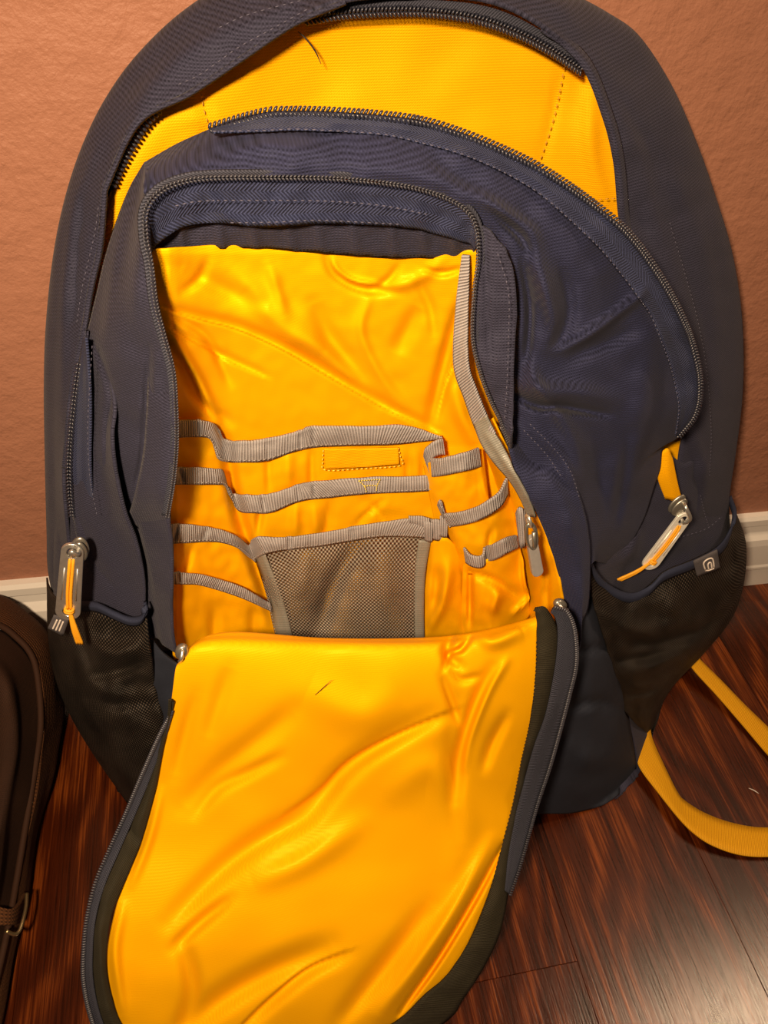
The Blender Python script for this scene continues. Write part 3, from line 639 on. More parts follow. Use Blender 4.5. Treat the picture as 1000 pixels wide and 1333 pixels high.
pocket_sheet(R4LT, [(226, 846), (245, 852), (285, 860), (330, 862), (372, 862)], .013, .008, vfold((278, 330), 790, 840, -.003, 9), 6)
pocket_sheet(R3T, [(360, 850), (380, 850), (410, 850), (450, 850), (500, 850), (530, 850), (556, 850)], .005, .003, vfold((400, 470), 720, 820, -.004, 14, -40), 7)
band('webbing_trim', R1T, R1B, .0098, gath=([(279, 550), (290, 572)], [(348, 575), (351, 598)], [(391, 562), (393, 585)], [(408, 556), (409, 580)], [(258, 549), (260, 568)]))
band('webbing_trim', R2T, R2B, .0128, gath=([(341, 645), (345, 666)], [(387, 632), (390, 652)], [(408, 628), (411, 650)], [(234, 611), (240, 630)]), seed=4)
band('webbing_trim', R3LT, R3LB, .0148, nu=60, seed=5, gath=([(232, 684), (226, 706)], [(270, 688), (264, 706)]))
band('webbing_trim', R4LT, R4LB, .0168, nu=60, seed=6, gath=([(232, 746), (236, 761)],))
band('webbing_trim', R3T, R3B, .0148, nu=110, seed=7, gath=([(376, 700), (378, 715)], [(458, 688), (460, 703)]))
# grey mesh pocket
mfn = mk([([(470, 705), (440, 750), (425, 790), (410, 830)], -.006, 16), ([(500, 705), (500, 760), (520, 820)], .004, 20), ([(400, 720), (390, 780)], .004, 16)], .001, 50, 4)
loft('mesh_pocket', [[(a, b, .0105) for a, b in [(331, 724), (375, 712), (420, 706), (480, 696), (562, 700)]], [(a, b, .014) for a, b in [(344, 765), (390, 760), (430, 757), (480, 755), (553, 750)]],
                     [(a, b, .011) for a, b in [(364, 850), (400, 850), (440, 850), (490, 850), (552, 850)]]], 90, 24, MAT['mesh_gray'], pack, mfn, 0.0006)
loft('mesh_edge_tape', [[(a, b, .0145) for a, b in [(545, 704), (541, 745), (540, 790), (541, 850)]], [(a, b, .0145) for a, b in [(561, 704), (554, 745), (552, 790), (553, 850)]]], 50, 3, MAT['gray_dark'], pack, mfn, 0.0008)
loft('mesh_edge_tape', [[(a, b, .0135) for a, b in [(329, 722), (342, 755), (352, 790), (364, 850)]], [(a, b, .0140) for a, b in [(345, 722), (358, 755), (372, 795), (386, 850)]]], 50, 3, MAT['gray_dark'], pack, mfn, 0.0008)
# folded webbing ends at the right of the mesh pocket
for q, (a, b, c, d) in enumerate([((533, 672), (560, 675), (532, 684), (560, 688)), ((552, 680), (564, 681), (553, 704), (563, 706)), ((564, 677), (574, 678), (564, 703), (575, 704)), ((573, 672), (583, 676), (572, 698), (582, 700))]):
    band('webbing_end', [a, ((a[0] + b[0]) / 2, (a[1] + b[1]) / 2 - 1), b], [c, ((c[0] + d[0]) / 2, (c[1] + d[1]) / 2 + 1), d], .0155 + .001 * q, nu=14)
# sewn rectangle and small bar tack in the middle
R = [(421, 586), (420, 600), (424, 612), (470, 610), (521, 606), (521, 594), (519, 583)]
r1f = mk([], 0, 30)
stitches('bar_tack', [[(a, b, .0055) for a, b in R]], MAT['thread_y'], pack, 0.0026, 0.0003, fn=r1f, lift=0.003)
loft('sewn_patch', [[(a, b, .0085) for a, b in [(422, 584), (470, 584), (519, 583)]], [(a, b, .0080) for a, b in [(424, 611), (470, 609), (520, 605)]]], 40, 10, MAT['yellow_back'], pack, mk([], .0006, 30, 3), 0.0008)
stitches('bar_tack', [[(a, b, .0125) for a, b in [(467, 626), (480, 625), (495, 624)]], [(a, b, .0125) for a, b in [(467, 626), (474, 632), (477, 640)]], [(a, b, .0125) for a, b in [(495, 624), (491, 632), (490, 640)]], [(a, b, .0125) for a, b in [(474, 633), (482, 632), (491, 632)]]],
         MAT['thread_y'], pack, 0.0014, 0.00035, fn=r1f, lift=0.003)
grey_st = [[(a, b - 2.5, .0085) for a, b in R1B], [(a, b - 2.5, .0115) for a, b in R2B], [(a, b - 2.5, .0135) for a, b in R3LB], [(a, b - 2, .0155) for a, b in R4LB], [(a, b - 2.5, .0135) for a, b in R3B]]
stitches('webbing_stitching', grey_st, MAT['thread_g'], pack, 0.0026, 0.00022, fn=r1f, lift=0.003)

# right hand pen slots (bulging tubes of lining, each with a webbing rim)
slot_fn = mk([], 0.001, 30, 9)
def slot(tops, bots, l0, l1, bulge, seed, items=()):
    f = mk(list(items), 0.0015, 28, seed)
    n = len(tops); bu = [bulge * math.sin(math.pi * i / (n - 1)) for i in range(n)]
    rails = [[(a, b, l0 + u) for (a, b), u in zip(tops, bu)], [((a[0] + d[0]) / 2, (a[1] + d[1]) / 2, (l0 + l1) / 2 + u) for a, d, u in zip(tops, bots, bu)], [(a, b, l1 + u * .5) for (a, b), u in zip(bots, bu)]]
    return loft('pen_slot', rails, 60, 14, MAT['yellow'], pack, f, 0.0008, index=True)
slot([(551, 605), (566, 600), (595, 594), (615, 588), (629, 584)], [(568, 690), (580, 690), (605, 684), (620, 680), (640, 672)], .012, .010, .010, 11, [([(625, 600), (632, 640), (640, 660)], .003, 6)])
slot([(572, 664), (590, 672), (620, 662), (645, 648), (662, 625)], [(602, 745), (612, 748), (630, 745), (655, 735), (678, 712)], .016, .012, .010, 12, [([(640, 690), (636, 715)], -.003, 5)])
slot([(603, 722), (615, 730), (632, 730), (655, 715), (676, 702)], [(598, 850), (620, 850), (640, 850), (668, 830), (692, 800)], .016, .010, .010, 13,
     [([(612, 740), (612, 780), (612, 815)], -.006, 5), ([(608, 745), (640, 755), (672, 775)], -.005, 6), ([(680, 720), (684, 760), (690, 778), (668, 798)], .006, 4), ([(650, 770), (640, 800)], .005, 8)])
slot([(556, 705), (566, 704), (580, 700), (595, 712), (606, 728)], [(545, 850), (560, 850), (580, 850), (598, 850), (612, 850)], .010, .008, .008, 14, [([(585, 735), (578, 780), (560, 820)], .005, 9), ([(570, 740), (565, 790)], -.003, 7)])
def wband(top, bot, lift, bulge, nu=60, m=None, seed=3, gath=()):
    n = len(top); bu = [bulge * math.sin(math.pi * i / (n - 1)) for i in range(n)]
    rails = [[(a, b, lift + u) for (a, b), u in zip(top, bu)], [(a, b, lift + u) for (a, b), u in zip(bot, bu)]]
    return loft('webbing_trim', rails, nu, 6, m or MAT['gray_web'], pack, mk([(g, -.002, 3) for g in gath], .0008, 22, seed), 0.0012, index=True)
wband([(560, 597), (575, 597), (598, 592), (612, 588), (624, 583)], [(562, 621), (577, 619), (600, 614), (614, 611), (627, 607)], .0200, .0100)
wband([(551, 594), (553, 586), (562, 578), (572, 573), (577, 572)], [(560, 619), (559, 604), (565, 596), (574, 592), (580, 592)], .0150, .002, 40, seed=4)
wband([(577, 670), (600, 667), (626, 658), (650, 642), (661, 622)], [(587, 686), (604, 683), (629, 675), (652, 660), (662, 645)], .0245, .0110, seed=5)
wband([(569, 658), (571, 652), (576, 656), (578, 664), (580, 672)], [(577, 675), (576, 668), (580, 670), (583, 678), (588, 686)], .0200, .003, 30, seed=6)
wband([(603, 713), (610, 722), (622, 725), (630, 722), (632, 712)], [(606, 733), (614, 738), (624, 740), (631, 737), (634, 731)], .0250, .007, 40, seed=7)
wband([(632, 711), (642, 709), (655, 703), (664, 699), (673, 697)], [(634, 731), (644, 729), (657, 722), (667, 717), (676, 713)], .0250, .008, 40, seed=8)
wband([(671, 668), (674, 662), (680, 662), (684, 664), (686, 668)], [(676, 712), (678, 714), (683, 713), (685, 711), (688, 708)], .0290, .003, 30, seed=9)
wband([(649, 556), (654, 560), (658, 566), (662, 574)], [(653, 566), (656, 574), (660, 582), (664, 588)], .014, .001, 20, seed=10)
gs = Geo()   # yellow piping seam beside the lowest slot
gs.tube(P(resample([(671, 700), (680, 730), (684, 760), (690, 776), (680, 790), (664, 802)], 40), -.045 * np.ones(40)), 0.0012, 8); gs.build('piping', MAT['yellow'], pack)
# yellow inner right wall
loft('organizer_side_lining', [[(640, 545, -.018), (662, 590, -.014), (690, 640, -.010), (708, 690, -.008), (725, 740, -.006), (735, 790, -.004)],
                               [(630, 560, -.035), (650, 610, -.03), (672, 660, -.026), (690, 710, -.024), (703, 760, -.022), (712, 820, -.02)],
                               [(625, 580, -.05), (640, 620, -.048), (660, 670, -.046), (674, 720, -.045), (684, 770, -.044), (690, 840, -.042)]], 80, 10, MAT['yellow'], pack,
     creases([([(716, 735), (712, 770), (714, 810)], -.004, 4), ([(700, 700), (706, 760)], .003, 8)], .0015, 30, 9))

# grey key leash: long webbing strip, twisted at the lower end, its shade there painted as darker grey
loft('key_leash', [[(601, 333, -.012), (593, 400, -.016), (590, 475, -.018), (604, 520, -.018), (617, 556, -.016), (630, 585, -.012)], [(611, 333, -.010), (609, 400, -.012), (608, 470, -.010), (620, 510, -.010), (634, 545, -.008), (645, 566, -.006)]],
     100, 8, MAT['gray_web'], pack, creases([], .0008, 40, 2), 0.0014)
loft('key_leash_end', [[(616, 552, -.016), (626, 578, -.012), (642, 602, -.008), (664, 628, -.004), (678, 652, -.004), (686, 672, -.008)], [(633, 542, -.008), (645, 566, -.006), (659, 590, -.002), (674, 622, .003), (689, 652, .002), (697, 674, -.004)]],
     80, 8, MAT['gray_dark'], pack, creases([([(630, 560), (650, 590), (670, 622), (684, 650)], .002, 5)], .0008, 20, 2), 0.0014)

# key clip
def place(p, h, pl=FR): return P(np.array(p, float), np.float64(h), pl)
def frame(pa, pb, h, nrm=NF, pl=FR, hb=None):
    A = place(pa, h, pl); B = place(pb, h if hb is None else hb, pl); t = (B - A); L = np.linalg.norm(t); t /= L
    c = np.cross(nrm, t); c /= np.linalg.norm(c); n = np.cross(t, c)
    if n.dot(CAM - A) < 0: n = -n; 
    return A, t, c, n, L
def curve_plate(name, outer, holes, fr, depth, mat, parent, bev=0.0003):
    A, t, c, n, L = fr
    cu = bpy.data.curves.new(name, 'CURVE'); cu.dimensions = '2D'; cu.fill_mode = 'BOTH'; cu.extrude = depth; cu.bevel_depth = bev; cu.bevel_resolution = 2
    for loop in [outer] + holes:
        sp = cu.splines.new('POLY'); sp.points.add(len(loop) - 1); sp.use_cyclic_u = True
        for i, (x, y) in enumerate(loop): sp.points[i].co = (x, y, 0, 1)
    o = bpy.data.objects.new(name, cu); COL.objects.link(o)
    dg_ = bpy.context.evaluated_depsgraph_get(); me = bpy.data.meshes.new_from_object(o.evaluated_get(dg_))
    bpy.data.objects.remove(o)
    V = [A + v.co.x * t + v.co.y * c + v.co.z * n for v in me.vertices]; F = [tuple(p.vertices) for p in me.polygons]
    return new_mesh(name, V, F, mat, parent, False)
def stadium(x0, x1, r0, r1, n=14):
    L = [(x1 + r1 * math.cos(a), r1 * math.sin(a)) for a in np.linspace(-math.pi / 2, math.pi / 2, n)]
    return L + [(x0 + r0 * math.cos(a), r0 * math.sin(a)) for a in np.linspace(math.pi / 2, 3 * math.pi / 2, n)]

def ring_geo(g, c0, u, v, R1, R2, r, n=28):
    pts = np.array([c0 + u * R1 * math.cos(a) + v * R2 * math.sin(a) for a in np.linspace(0, 2 * math.pi, n, endpoint=False)])
    # closed tube with stable frame
    T = np.roll(pts, -1, 0) - np.roll(pts, 1, 0); T /= np.linalg.norm(T, axis=1)[:, None]; N = np.cross(u, v); N /= np.linalg.norm(N); V = []; F = []
    for k in range(n):
        b = np.cross(T[k], N)
        for j in range(8):
            t = 2 * math.pi * j / 8; V.append(pts[k] + r * (math.cos(t) * N + math.sin(t) * b))
    for k in range(n):
        for j in range(8): F.append((k * 8 + j, k * 8 + (j + 1) % 8, ((k + 1) % n) * 8 + (j + 1) % 8, ((k + 1) % n) * 8 + j))
    g.add(V, F)

fr = frame((686, 668), (700, 748), .012); A, t, c, n, L = fr
clip = curve_plate('key_clip', stadium(L * .42, L * .93, .0022, .0026), [], fr, .0012, MAT['plastic'], pack, .0006)
g = Geo(); ring_geo(g, A + t * L * .34 + n * .001, t, c, L * .20, .0027, .0010); g.tube([A + t * L * .5 + n * .0015, A + t * L * .45 + n * .003, A + t * L * .25 + n * .003 + c * .001], .0011, 8)
g.build('clip_hook', MAT['metal_dark'], clip)
g = Geo(); ring_geo(g, A + t * L * .10 + n * .001, t, n, .0035, .0025, .0009); g.build('clip_loop', MAT['metal'], clip)

# --- zip pulls
def zip_pull(top, bot, h, w, mat, cordpath, tails, ring, pl=FR, label=None):
    fr = frame(top, bot, h, pl=pl); A, t, c, n, L = fr
    sl = Geo()      # slider body: rounded two-plate wedge
    rr = place(ring, h - .006, pl)
    for q, (dn, s) in enumerate(((0.0, 1.0), (0.0035, 0.92))):
        V = []; F = []; m_ = 20
        for lay, (k, dz) in enumerate(((.85, 0), (1, .0005), (1, .0013), (.8, .0018))):
            for j in range(m_):
                a = 2 * math.pi * j / m_; ex = .0075 * s * k; ey = .0048 * s * k * (1 + .18 * math.cos(a))
                V.append(rr + t * ex * math.cos(a) + c * ey * math.sin(a) + n * (dn + dz))
        for lay in range(3):
            for j in range(m_): F.append((lay * m_ + j, lay * m_ + (j + 1) % m_, (lay + 1) * m_ + (j + 1) % m_, (lay + 1) * m_ + j))
        F.append(tuple(range(m_ - 1, -1, -1))); F.append(tuple(3 * m_ + j for j in range(m_))); sl.add(V, F)
    body = sl.build('zipper_slider', MAT['metal_dark'], pack)
    g = Geo(); pts = [rr + n * (.005) - t * .004, rr + n * .0095 - t * .003, A + n * .005 + t * .001, A + n * .002 + t * .0065, A - n * .001 + t * .006, rr + n * .004 + t * .005]
    g.tube(cat(np.array(pts), np.linspace(0, 5, 30)), .0013, 8); g.build('bail', MAT['metal'], body)
    plate = curve_plate('pull_tab', stadium(w * .42, L - w * .5, w * .42, w * .5), [stadium(w * .42, w * .5, w * .26, w * .26), stadium(L - w * .52, L - w * .46, w * .26, w * .26)], fr, .0006, mat, pack, .0004)
    g = Geo()
    for s in (-1, 1): g.tube([A + t * L * .30 + c * s * w * .26 + n * .0011, A + t * L * .72 + c * s * w * .30 + n * .0011], .0005, 6)
    g.build('tab_ridge', mat, plate)
    g = Geo(); pc = [A + t * (x * L) + c * y * w + n * zz for x, y, zz in cordpath]
    for s in (-1, 1):
        g.tube(cat(np.array([p + c * s * .00085 for p in pc]), np.linspace(0, len(pc) - 1, 24)), .00085, 8)
    kn = pc[-1]; ring_geo(g, kn + n * .0006, c, n, .0020, .0014, .0009, 16); ring_geo(g, kn + n * .0006 + t * .0013, c, n, .0020, .0014, .0009, 16)
    e = place(tails, h + .001, pl)
    for s in (-1.2, 0, 1.2):
        mid = kn * .5 + e * .5 + n * .0012
        g.tube(cat(np.array([kn, mid + c * s * .0008, e + c * s * .0011]), np.linspace(0, 2, 12)), [.0008, .0009, .0009], 7)
    g.build('pull_cord', MAT['cord'], plate)
zip_pull((95, 708), (88, 805), -.030, .0122, MAT['metal'], [(.18, 0, .0005), (.28, 0, .0016), (.6, 0, .0018), (.84, .05, .0012)], (104, 838), (104, 712))
zip_pull((895, 668), (842, 740), -.045, .0122, MAT['metal_light'], [(.2, 0, .0005), (.3, .02, .0016), (.6, 0, .0018), (.84, -.05, .0012)], (806, 755), (881, 655))
# small sliders where the organiser zipper ends
def small_slider(p, q, h, pl=FR, mt='metal_dark'):
    A, t, c, n, L = frame(p, q, h, pl=pl); g = Geo(); V = []; F = []; m_ = 16
    for k, dz in ((.8, 0), (1, .001), (1, .003), (.75, .004)):
        for j in range(m_):
            a = 2 * math.pi * j / m_; V.append(A + t * .0048 * k * math.cos(a) + c * .0032 * k * math.sin(a) + n * dz)
    for l_ in range(3):
        for j in range(m_): F.append((l_ * m_ + j, l_ * m_ + (j + 1) % m_, (l_ + 1) * m_ + (j + 1) % m_, (l_ + 1) * m_ + j))
    F += [tuple(range(m_ - 1, -1, -1)), tuple(3 * m_ + j for j in range(m_))]; g.add(V, F)
    o = g.build('zipper_slider', MAT[mt], pack)
    g = Geo(); g.tube(cat(np.array([A - t * .003 + n * .004, A + n * .0065, A + t * .004 + n * .0045, A + t * .0075 + n * .002]), np.linspace(0, 3, 14)), .0010, 8); g.build('bail', MAT['metal'], o)
small_slider((237, 844), (233, 862), .020); small_slider((727, 784), (735, 790), .012)

# --- lower front, side mesh pockets, hems, tags
low_fn = creases([([(752, 850), (790, 842), (808, 850)], -.006, 6), ([(745, 920), (780, 915), (812, 925)], -.006, 7), ([(740, 960), (760, 985), (800, 990)], .005, 18), ([(765, 860), (770, 940), (762, 1010)], .003, 14)], .003, 60, 3)
loft('lower_panel', [[(180, 790, -.035), (215, 850, -.03), (300, 885, -.02), (500, 870, -.012), (700, 850, -.012), (745, 800, -.010), (765, 770, -.016), (790, 770, -.035)],
                     [(190, 860, -.03), (225, 880, -.024), (300, 900, -.012), (500, 930, 0), (700, 900, -.002), (752, 870, -.002), (785, 850, -.012), (806, 860, -.035)],
                     [(205, 940, -.03), (235, 960, -.02), (300, 980, -.008), (500, 1000, .002), (690, 980, .002), (750, 950, -.001), (795, 930, -.012), (818, 930, -.036)],
                     [(225, 1010, -.03), (250, 1025, -.015), (310, 1040, -.004), (500, 1050, .002), (690, 1040, .002), (755, 1020, -.002), (800, 990, -.012), (827, 985, -.032)],
                     [(240, 1040, -.03), (260, 1050, -.01), (320, 1062, 0), (500, 1066, .0), (690, 1060, .0), (750, 1058, -.002), (795, 1042, -.012), (829, 1008, -.03)]], 140, 14, MAT['lower'], pack, low_fn, 0.002)
loft('bottom_gusset', [[(806, 880, -.038), (815, 920, -.040), (823, 955, -.038), (829, 985, -.034), (829, 1010, -.030), (800, 1040, -.015)], [(812, 880, -.05), (826, 925, -.05), (838, 950, -.055), (847, 960, -.06), (836, 1000, -.045), (806, 1036, -.03)],
                       [(830, 860, -.08), (840, 900, -.08), (848, 930, -.08), (850, 952, -.08), (838, 990, -.09), (806, 1020, -.07)]], 50, 6, MAT['navy_side'], pack, None, 0.002)
HR = [(767, 715, -.012), (776, 742, -.018), (795, 762, -.028), (822, 772, -.036), (845, 763, -.044), (866, 744, -.050), (905, 728, -.062), (935, 712, -.078), (950, 693, -.094), (957, 668, -.112), (951, 646, -.135)]
HRd = [(a, b + (10 if i < 9 else 4), h + .003) for i, (a, b, h) in enumerate(HR)]
mr_fn = creases([([(790, 800), (830, 820), (880, 815)], .008, 12), ([(800, 830), (850, 838), (900, 825), (940, 800)], -.008, 9), ([(812, 880), (850, 870), (890, 850)], .007, 10), ([(800, 860), (840, 855), (880, 845)], -.006, 7),
                 ([(950, 690), (962, 730), (950, 780)], .006, 10), ([(870, 760), (880, 800)], .005, 16), ([(815, 905), (845, 900), (862, 890)], -.005, 6)], .005, 35, 4)
pr = loft('side_mesh_pocket', [[(a, b, h) for a, b, h in HR], [(772, 775, -.012), (785, 790, -.018), (805, 805, -.022), (830, 812, -.028), (855, 812, -.036), (880, 806, -.045), (905, 798, -.055), (930, 785, -.07), (952, 765, -.09), (972, 720, -.115), (962, 690, -.15)],
                          [(785, 825, -.014), (795, 838, -.018), (815, 848, -.022), (838, 854, -.03), (860, 856, -.036), (880, 853, -.045), (902, 846, -.055), (922, 834, -.07), (940, 818, -.09), (960, 790, -.115), (955, 760, -.15)],
                          [(800, 872, -.022), (810, 880, -.026), (822, 886, -.03), (838, 890, -.036), (850, 890, -.042), (864, 886, -.05), (878, 880, -.06), (890, 870, -.075), (904, 862, -.09), (918, 848, -.115), (918, 830, -.15)],
                          [(812, 920, -.034), (818, 924, -.036), (826, 926, -.04), (834, 927, -.044), (842, 926, -.05), (850, 924, -.055), (856, 920, -.065), (862, 916, -.075), (866, 908, -.09), (870, 898, -.115), (872, 890, -.15)],
                          [(820, 934, -.04), (826, 940, -.042), (832, 946, -.046), (838, 950, -.05), (842, 953, -.054), (846, 956, -.06), (848, 956, -.066), (850, 954, -.075), (852, 950, -.09), (854, 945, -.115), (856, 940, -.15)]],
     150, 12, MAT['mesh_black'], pack, mr_fn, 0.0012, index=True)
loft('pocket_hem', [[(a, b, h + .003) for a, b, h in HR], [(a - 1, b + (7 if i < 9 else 3), h + .006) for i, (a, b, h) in enumerate(HR)], [(a - 1, b + (13 if i < 9 else 6), h + .004) for i, (a, b, h) in enumerate(HR)]], 120, 3, MAT['hem'], pack, None, 0.0015, index=True)
HL = [(62, 756, -.13), (66, 772, -.11), (74, 782, -.095), (90, 784, -.075), (106, 783, -.062), (126, 785, -.05), (150, 796, -.04), (168, 803, -.034), (182, 802, -.030), (189, 792, -.028), (187, 784, -.030)]
ml_fn = creases([([(110, 830), (150, 850), (190, 835)], .007, 10), ([(120, 880), (160, 872), (192, 858)], -.010, 8), ([(100, 860), (130, 900), (180, 905)], .006, 12), ([(95, 800), (110, 840), (120, 870)], -.005, 9),
                 ([(120, 930), (160, 935), (200, 945)], .006, 14), ([(105, 905), (150, 915), (200, 915)], -.005, 8)], .004, 35, 9)
loft('side_mesh_pocket', [[(60, 752, -.14), (62, 762, -.115), (70, 775, -.095), (88, 784, -.075), (106, 783, -.060), (126, 785, -.048), (150, 796, -.038), (168, 803, -.032), (182, 802, -.028), (190, 794, -.026), (190, 786, -.034)],
                          [(64, 820, -.14), (63, 830, -.11), (75, 845, -.085), (92, 850, -.065), (110, 850, -.05), (128, 850, -.040), (150, 852, -.032), (168, 855, -.026), (184, 856, -.022), (196, 850, -.020), (197, 842, -.034)],
                          [(76, 885, -.14), (74, 890, -.11), (88, 905, -.085), (104, 908, -.065), (120, 908, -.05), (138, 906, -.040), (155, 902, -.034), (172, 895, -.03), (188, 892, -.027), (202, 895, -.026), (206, 900, -.034)],
                          [(98, 935, -.13), (96, 940, -.11), (112, 950, -.085), (128, 952, -.065), (142, 952, -.05), (156, 950, -.042), (170, 948, -.036), (184, 945, -.032), (198, 940, -.03), (212, 938, -.028), (220, 935, -.034)],
                          [(130, 985, -.12), (128, 992, -.10), (140, 1005, -.08), (152, 1010, -.065), (165, 1015, -.05), (178, 1015, -.042), (190, 1012, -.036), (200, 1008, -.032), (212, 1004, -.03), (225, 1000, -.028), (232, 998, -.034)],
                          [(170, 1035, -.11), (168, 1046, -.09), (176, 1060, -.07), (186, 1070, -.055), (196, 1075, -.045), (206, 1078, -.038), (216, 1078, -.032), (226, 1074, -.028), (236, 1068, -.025), (246, 1060, -.022), (252, 1055, -.03)]],
     130, 12, MAT['mesh_black'], pack, ml_fn, 0.0012, index=True)
loft('pocket_hem', [[(a, b - 1, h + .006) for a, b, h in HL[3:]], [(a, b + 6, h + .010) for a, b, h in HL[3:]], [(a, b + 12, h + .006) for a, b, h in HL[3:]]], 90, 3, MAT['hem'], pack, None, 0.0015, index=True)
stitches('panel_stitching', [hh([(862, 705), (890, 698), (920, 688), (940, 672)], -.064), hh([(912, 645), (918, 670), (924, 690)], -.070)], MAT['thread'], pack, 0.003, 0.0002, lift=.008)

# woven tags with a silver quarter-dome mark
def tag_label(corners, h, rot, parts):
    A, B, C_, D = [place(p, h) for p in corners]      # tl, tr, br, bl
    u, v = np.meshgrid(np.linspace(0, 1, 7), np.linspace(0, 1, 7)); u = u[..., None]; v = v[..., None]
    V = (A * (1 - u) + B * u) * (1 - v) + (D * (1 - u) + C_ * u) * v
    t = grid_mesh('woven_tag', V, MAT['tag'], pack, 0.0009)
    nn = np.cross(B - A, D - A); nn /= np.linalg.norm(nn)
    if nn.dot(CAM - A) < 0: nn = -nn
    g = Geo()
    for pts in parts:
        q = np.array([(A * (1 - a) + B * a) * (1 - b) + (D * (1 - a) + C_ * a) * b + nn * .0003 for a, b in pts])
        g.tube(cat(q, np.linspace(0, len(q) - 1, 16)), .00055, 6)
    g.build('tag_emblem', MAT['tag_print'], t)
arc = lambda r: [(.28 + 0.0, .82), (.28 + .01, .82 - r * .55), (.28 + r * .25, .82 - r * .9), (.28 + r * .6, .82 - r * .95), (.28 + r * .8, .82 - r * .7), (.28 + r * .8, .82)]
tag_label([(903, 731), (934, 716), (938, 741), (908, 751)], -.046, 0, [[(.38, .75), (.36, .35), (.50, .22), (.70, .24), (.76, .40), (.74, .82)], [(.52, .78), (.52, .52), (.60, .42), (.66, .50), (.65, .80)], [(.36, .75), (.50, .82), (.74, .82)]])
tag_label([(70, 801), (90, 806), (82, 828), (62, 818)], -.055, 0, [[(.30, .2), (.28, .85)], [(.50, .15), (.48, .85)], [(.70, .2), (.68, .8)]])

# --- hanging flap
FLY = [(228, 870), (223, 895), (220, 933), (210, 979), (197, 1050), (176, 1120), (152, 1174), (140, 1228), (139, 1270), (150, 1320), (170, 1352), (215, 1385), (290, 1405), (380, 1400), (450, 1372), (516, 1330),
       (550, 1299), (583, 1270), (616, 1216), (641, 1153), (657, 1097), (670, 1045), (683, 979), (695, 917), (699, 863), (700, 808)]
# yellow lining of the flap: rails run across it from left edge to right edge
fl_creases = [([(560, 930), (500, 965), (450, 1005), (400, 1060), (345, 1090), (290, 1130), (220, 1200)], -.006, 17), ([(380, 925), (340, 960), (290, 1000), (240, 1050)], -.0045, 18),
              ([(430, 1230), (360, 1260), (290, 1300), (230, 1350)], -.006, 20), ([(300, 870), (280, 930), (270, 960)], -.003, 14), ([(640, 870), (618, 920), (600, 980), (592, 1040)], -.006, 11),
              ([(660, 930), (640, 970), (630, 1000)], -.004, 9), ([(655, 1100), (618, 1170), (570, 1250), (520, 1320)], -.006, 5), ([(640, 1095), (600, 1170), (552, 1245), (495, 1320)], .005, 13),
              ([(575, 880), (590, 920), (600, 945)], -.004, 7), ([(560, 1180), (500, 1260), (440, 1333)], -.005, 16), ([(500, 1040), (560, 1000), (600, 1060), (590, 1150)], .003, 24),
              ([(240, 1230), (250, 1290), (235, 1340)], -.004, 14), ([(160, 1180), (150, 1240), (160, 1320)], .003, 9), ([(590, 822), (582, 850), (600, 868)], -.007, 8), ([(620, 815), (640, 835), (680, 820)], .005, 12), ([(585, 868), (600, 885), (625, 880)], -.003, 6),
              ([(210, 1030), (195, 1090), (172, 1150)], .003, 8), ([(400, 900), (470, 930), (520, 900)], .004, 30), ([(590, 925), (520, 955), (455, 990), (415, 1030), (370, 1062)], -.006, 9, 1), ([(365, 985), (325, 1005), (285, 1025), (255, 1060)], -.004, 10),
              ([(255, 905), (240, 960), (228, 1010)], -.003, 12), ([(450, 1240), (400, 1262), (352, 1300), (310, 1340)], -.005, 9, 1), ([(612, 830), (600, 845), (585, 852), (578, 870)], -.007, 5),
              ([(660, 860), (636, 900), (612, 960), (604, 1000)], .004, 7), ([(600, 900), (588, 960), (590, 1040), (600, 1100)], -.003, 14), ([(300, 1170), (262, 1200), (225, 1235)], -.004, 10), ([(330, 1150), (400, 1120), (470, 1070)], .004, 20)]
fl_fn = creases(fl_creases, .0018, 130, 21, 1.6)
def fr_h(h): return h
rows = [[(246, 875, -.055), (330, 865, -.06), (450, 862, -.06), (560, 862, -.06), (640, 850, -.06), (690, 835, -.05)],
        [(238, 850, -.026), (300, 826, -.030), (430, 834, -.030), (560, 832, -.030), (640, 820, -.028), (696, 806, -.022)],
        [(232, 862, -.012), (275, 829, -.016), (430, 833, -.016), (560, 833, -.014), (630, 826, -.012), (699, 806, -.010)],
        [(228, 874, -.004), (270, 850, -.003), (430, 852, -.002), (560, 850, 0), (630, 846, 0), (699, 830, -.004)],
        [(220, 933, -.002), (300, 925, .004), (430, 925, .008), (560, 920, .008), (630, 910, .004), (696, 905, -.002)],
        [(204, 1010, -.002), (290, 1010, .006), (420, 1010, .012), (550, 1005, .010), (620, 1000, .005), (682, 985, -.002)],
        [(183, 1095, -.002), (280, 1100, .006), (400, 1100, .012), (530, 1095, .010), (600, 1090, .005), (662, 1075, -.002)],
        [(154, 1170, -.002), (260, 1180, .005), (380, 1185, .010), (490, 1185, .008), (570, 1180, .004), (634, 1170, -.002)],
        [(139, 1250, -.002), (240, 1265, .004), (350, 1270, .008), (450, 1270, .006), (530, 1265, .003), (593, 1256, -.002)],
        [(152, 1325, -.002), (240, 1335, .003), (340, 1345, .006), (420, 1345, .005), (475, 1340, .003), (530, 1318, -.002)],
        [(200, 1378, -.002), (250, 1392, .001), (320, 1402, .002), (380, 1400, .001), (420, 1388, 0), (455, 1368, -.002)]]
flap = loft('flap_lining', rows, 280, 24, MAT['yellow'], pack, fl_fn, 0.0012, pl=FL, zmin=0.006)
# dark outer face of the flap
loft('flap_outer_face', [[(a, b, h - .012) for a, b, h in r] for r in rows[3:]], 60, 8, MAT['navy_side'], pack, fl_fn, 0.002, pl=FL, zmin=0.0025)
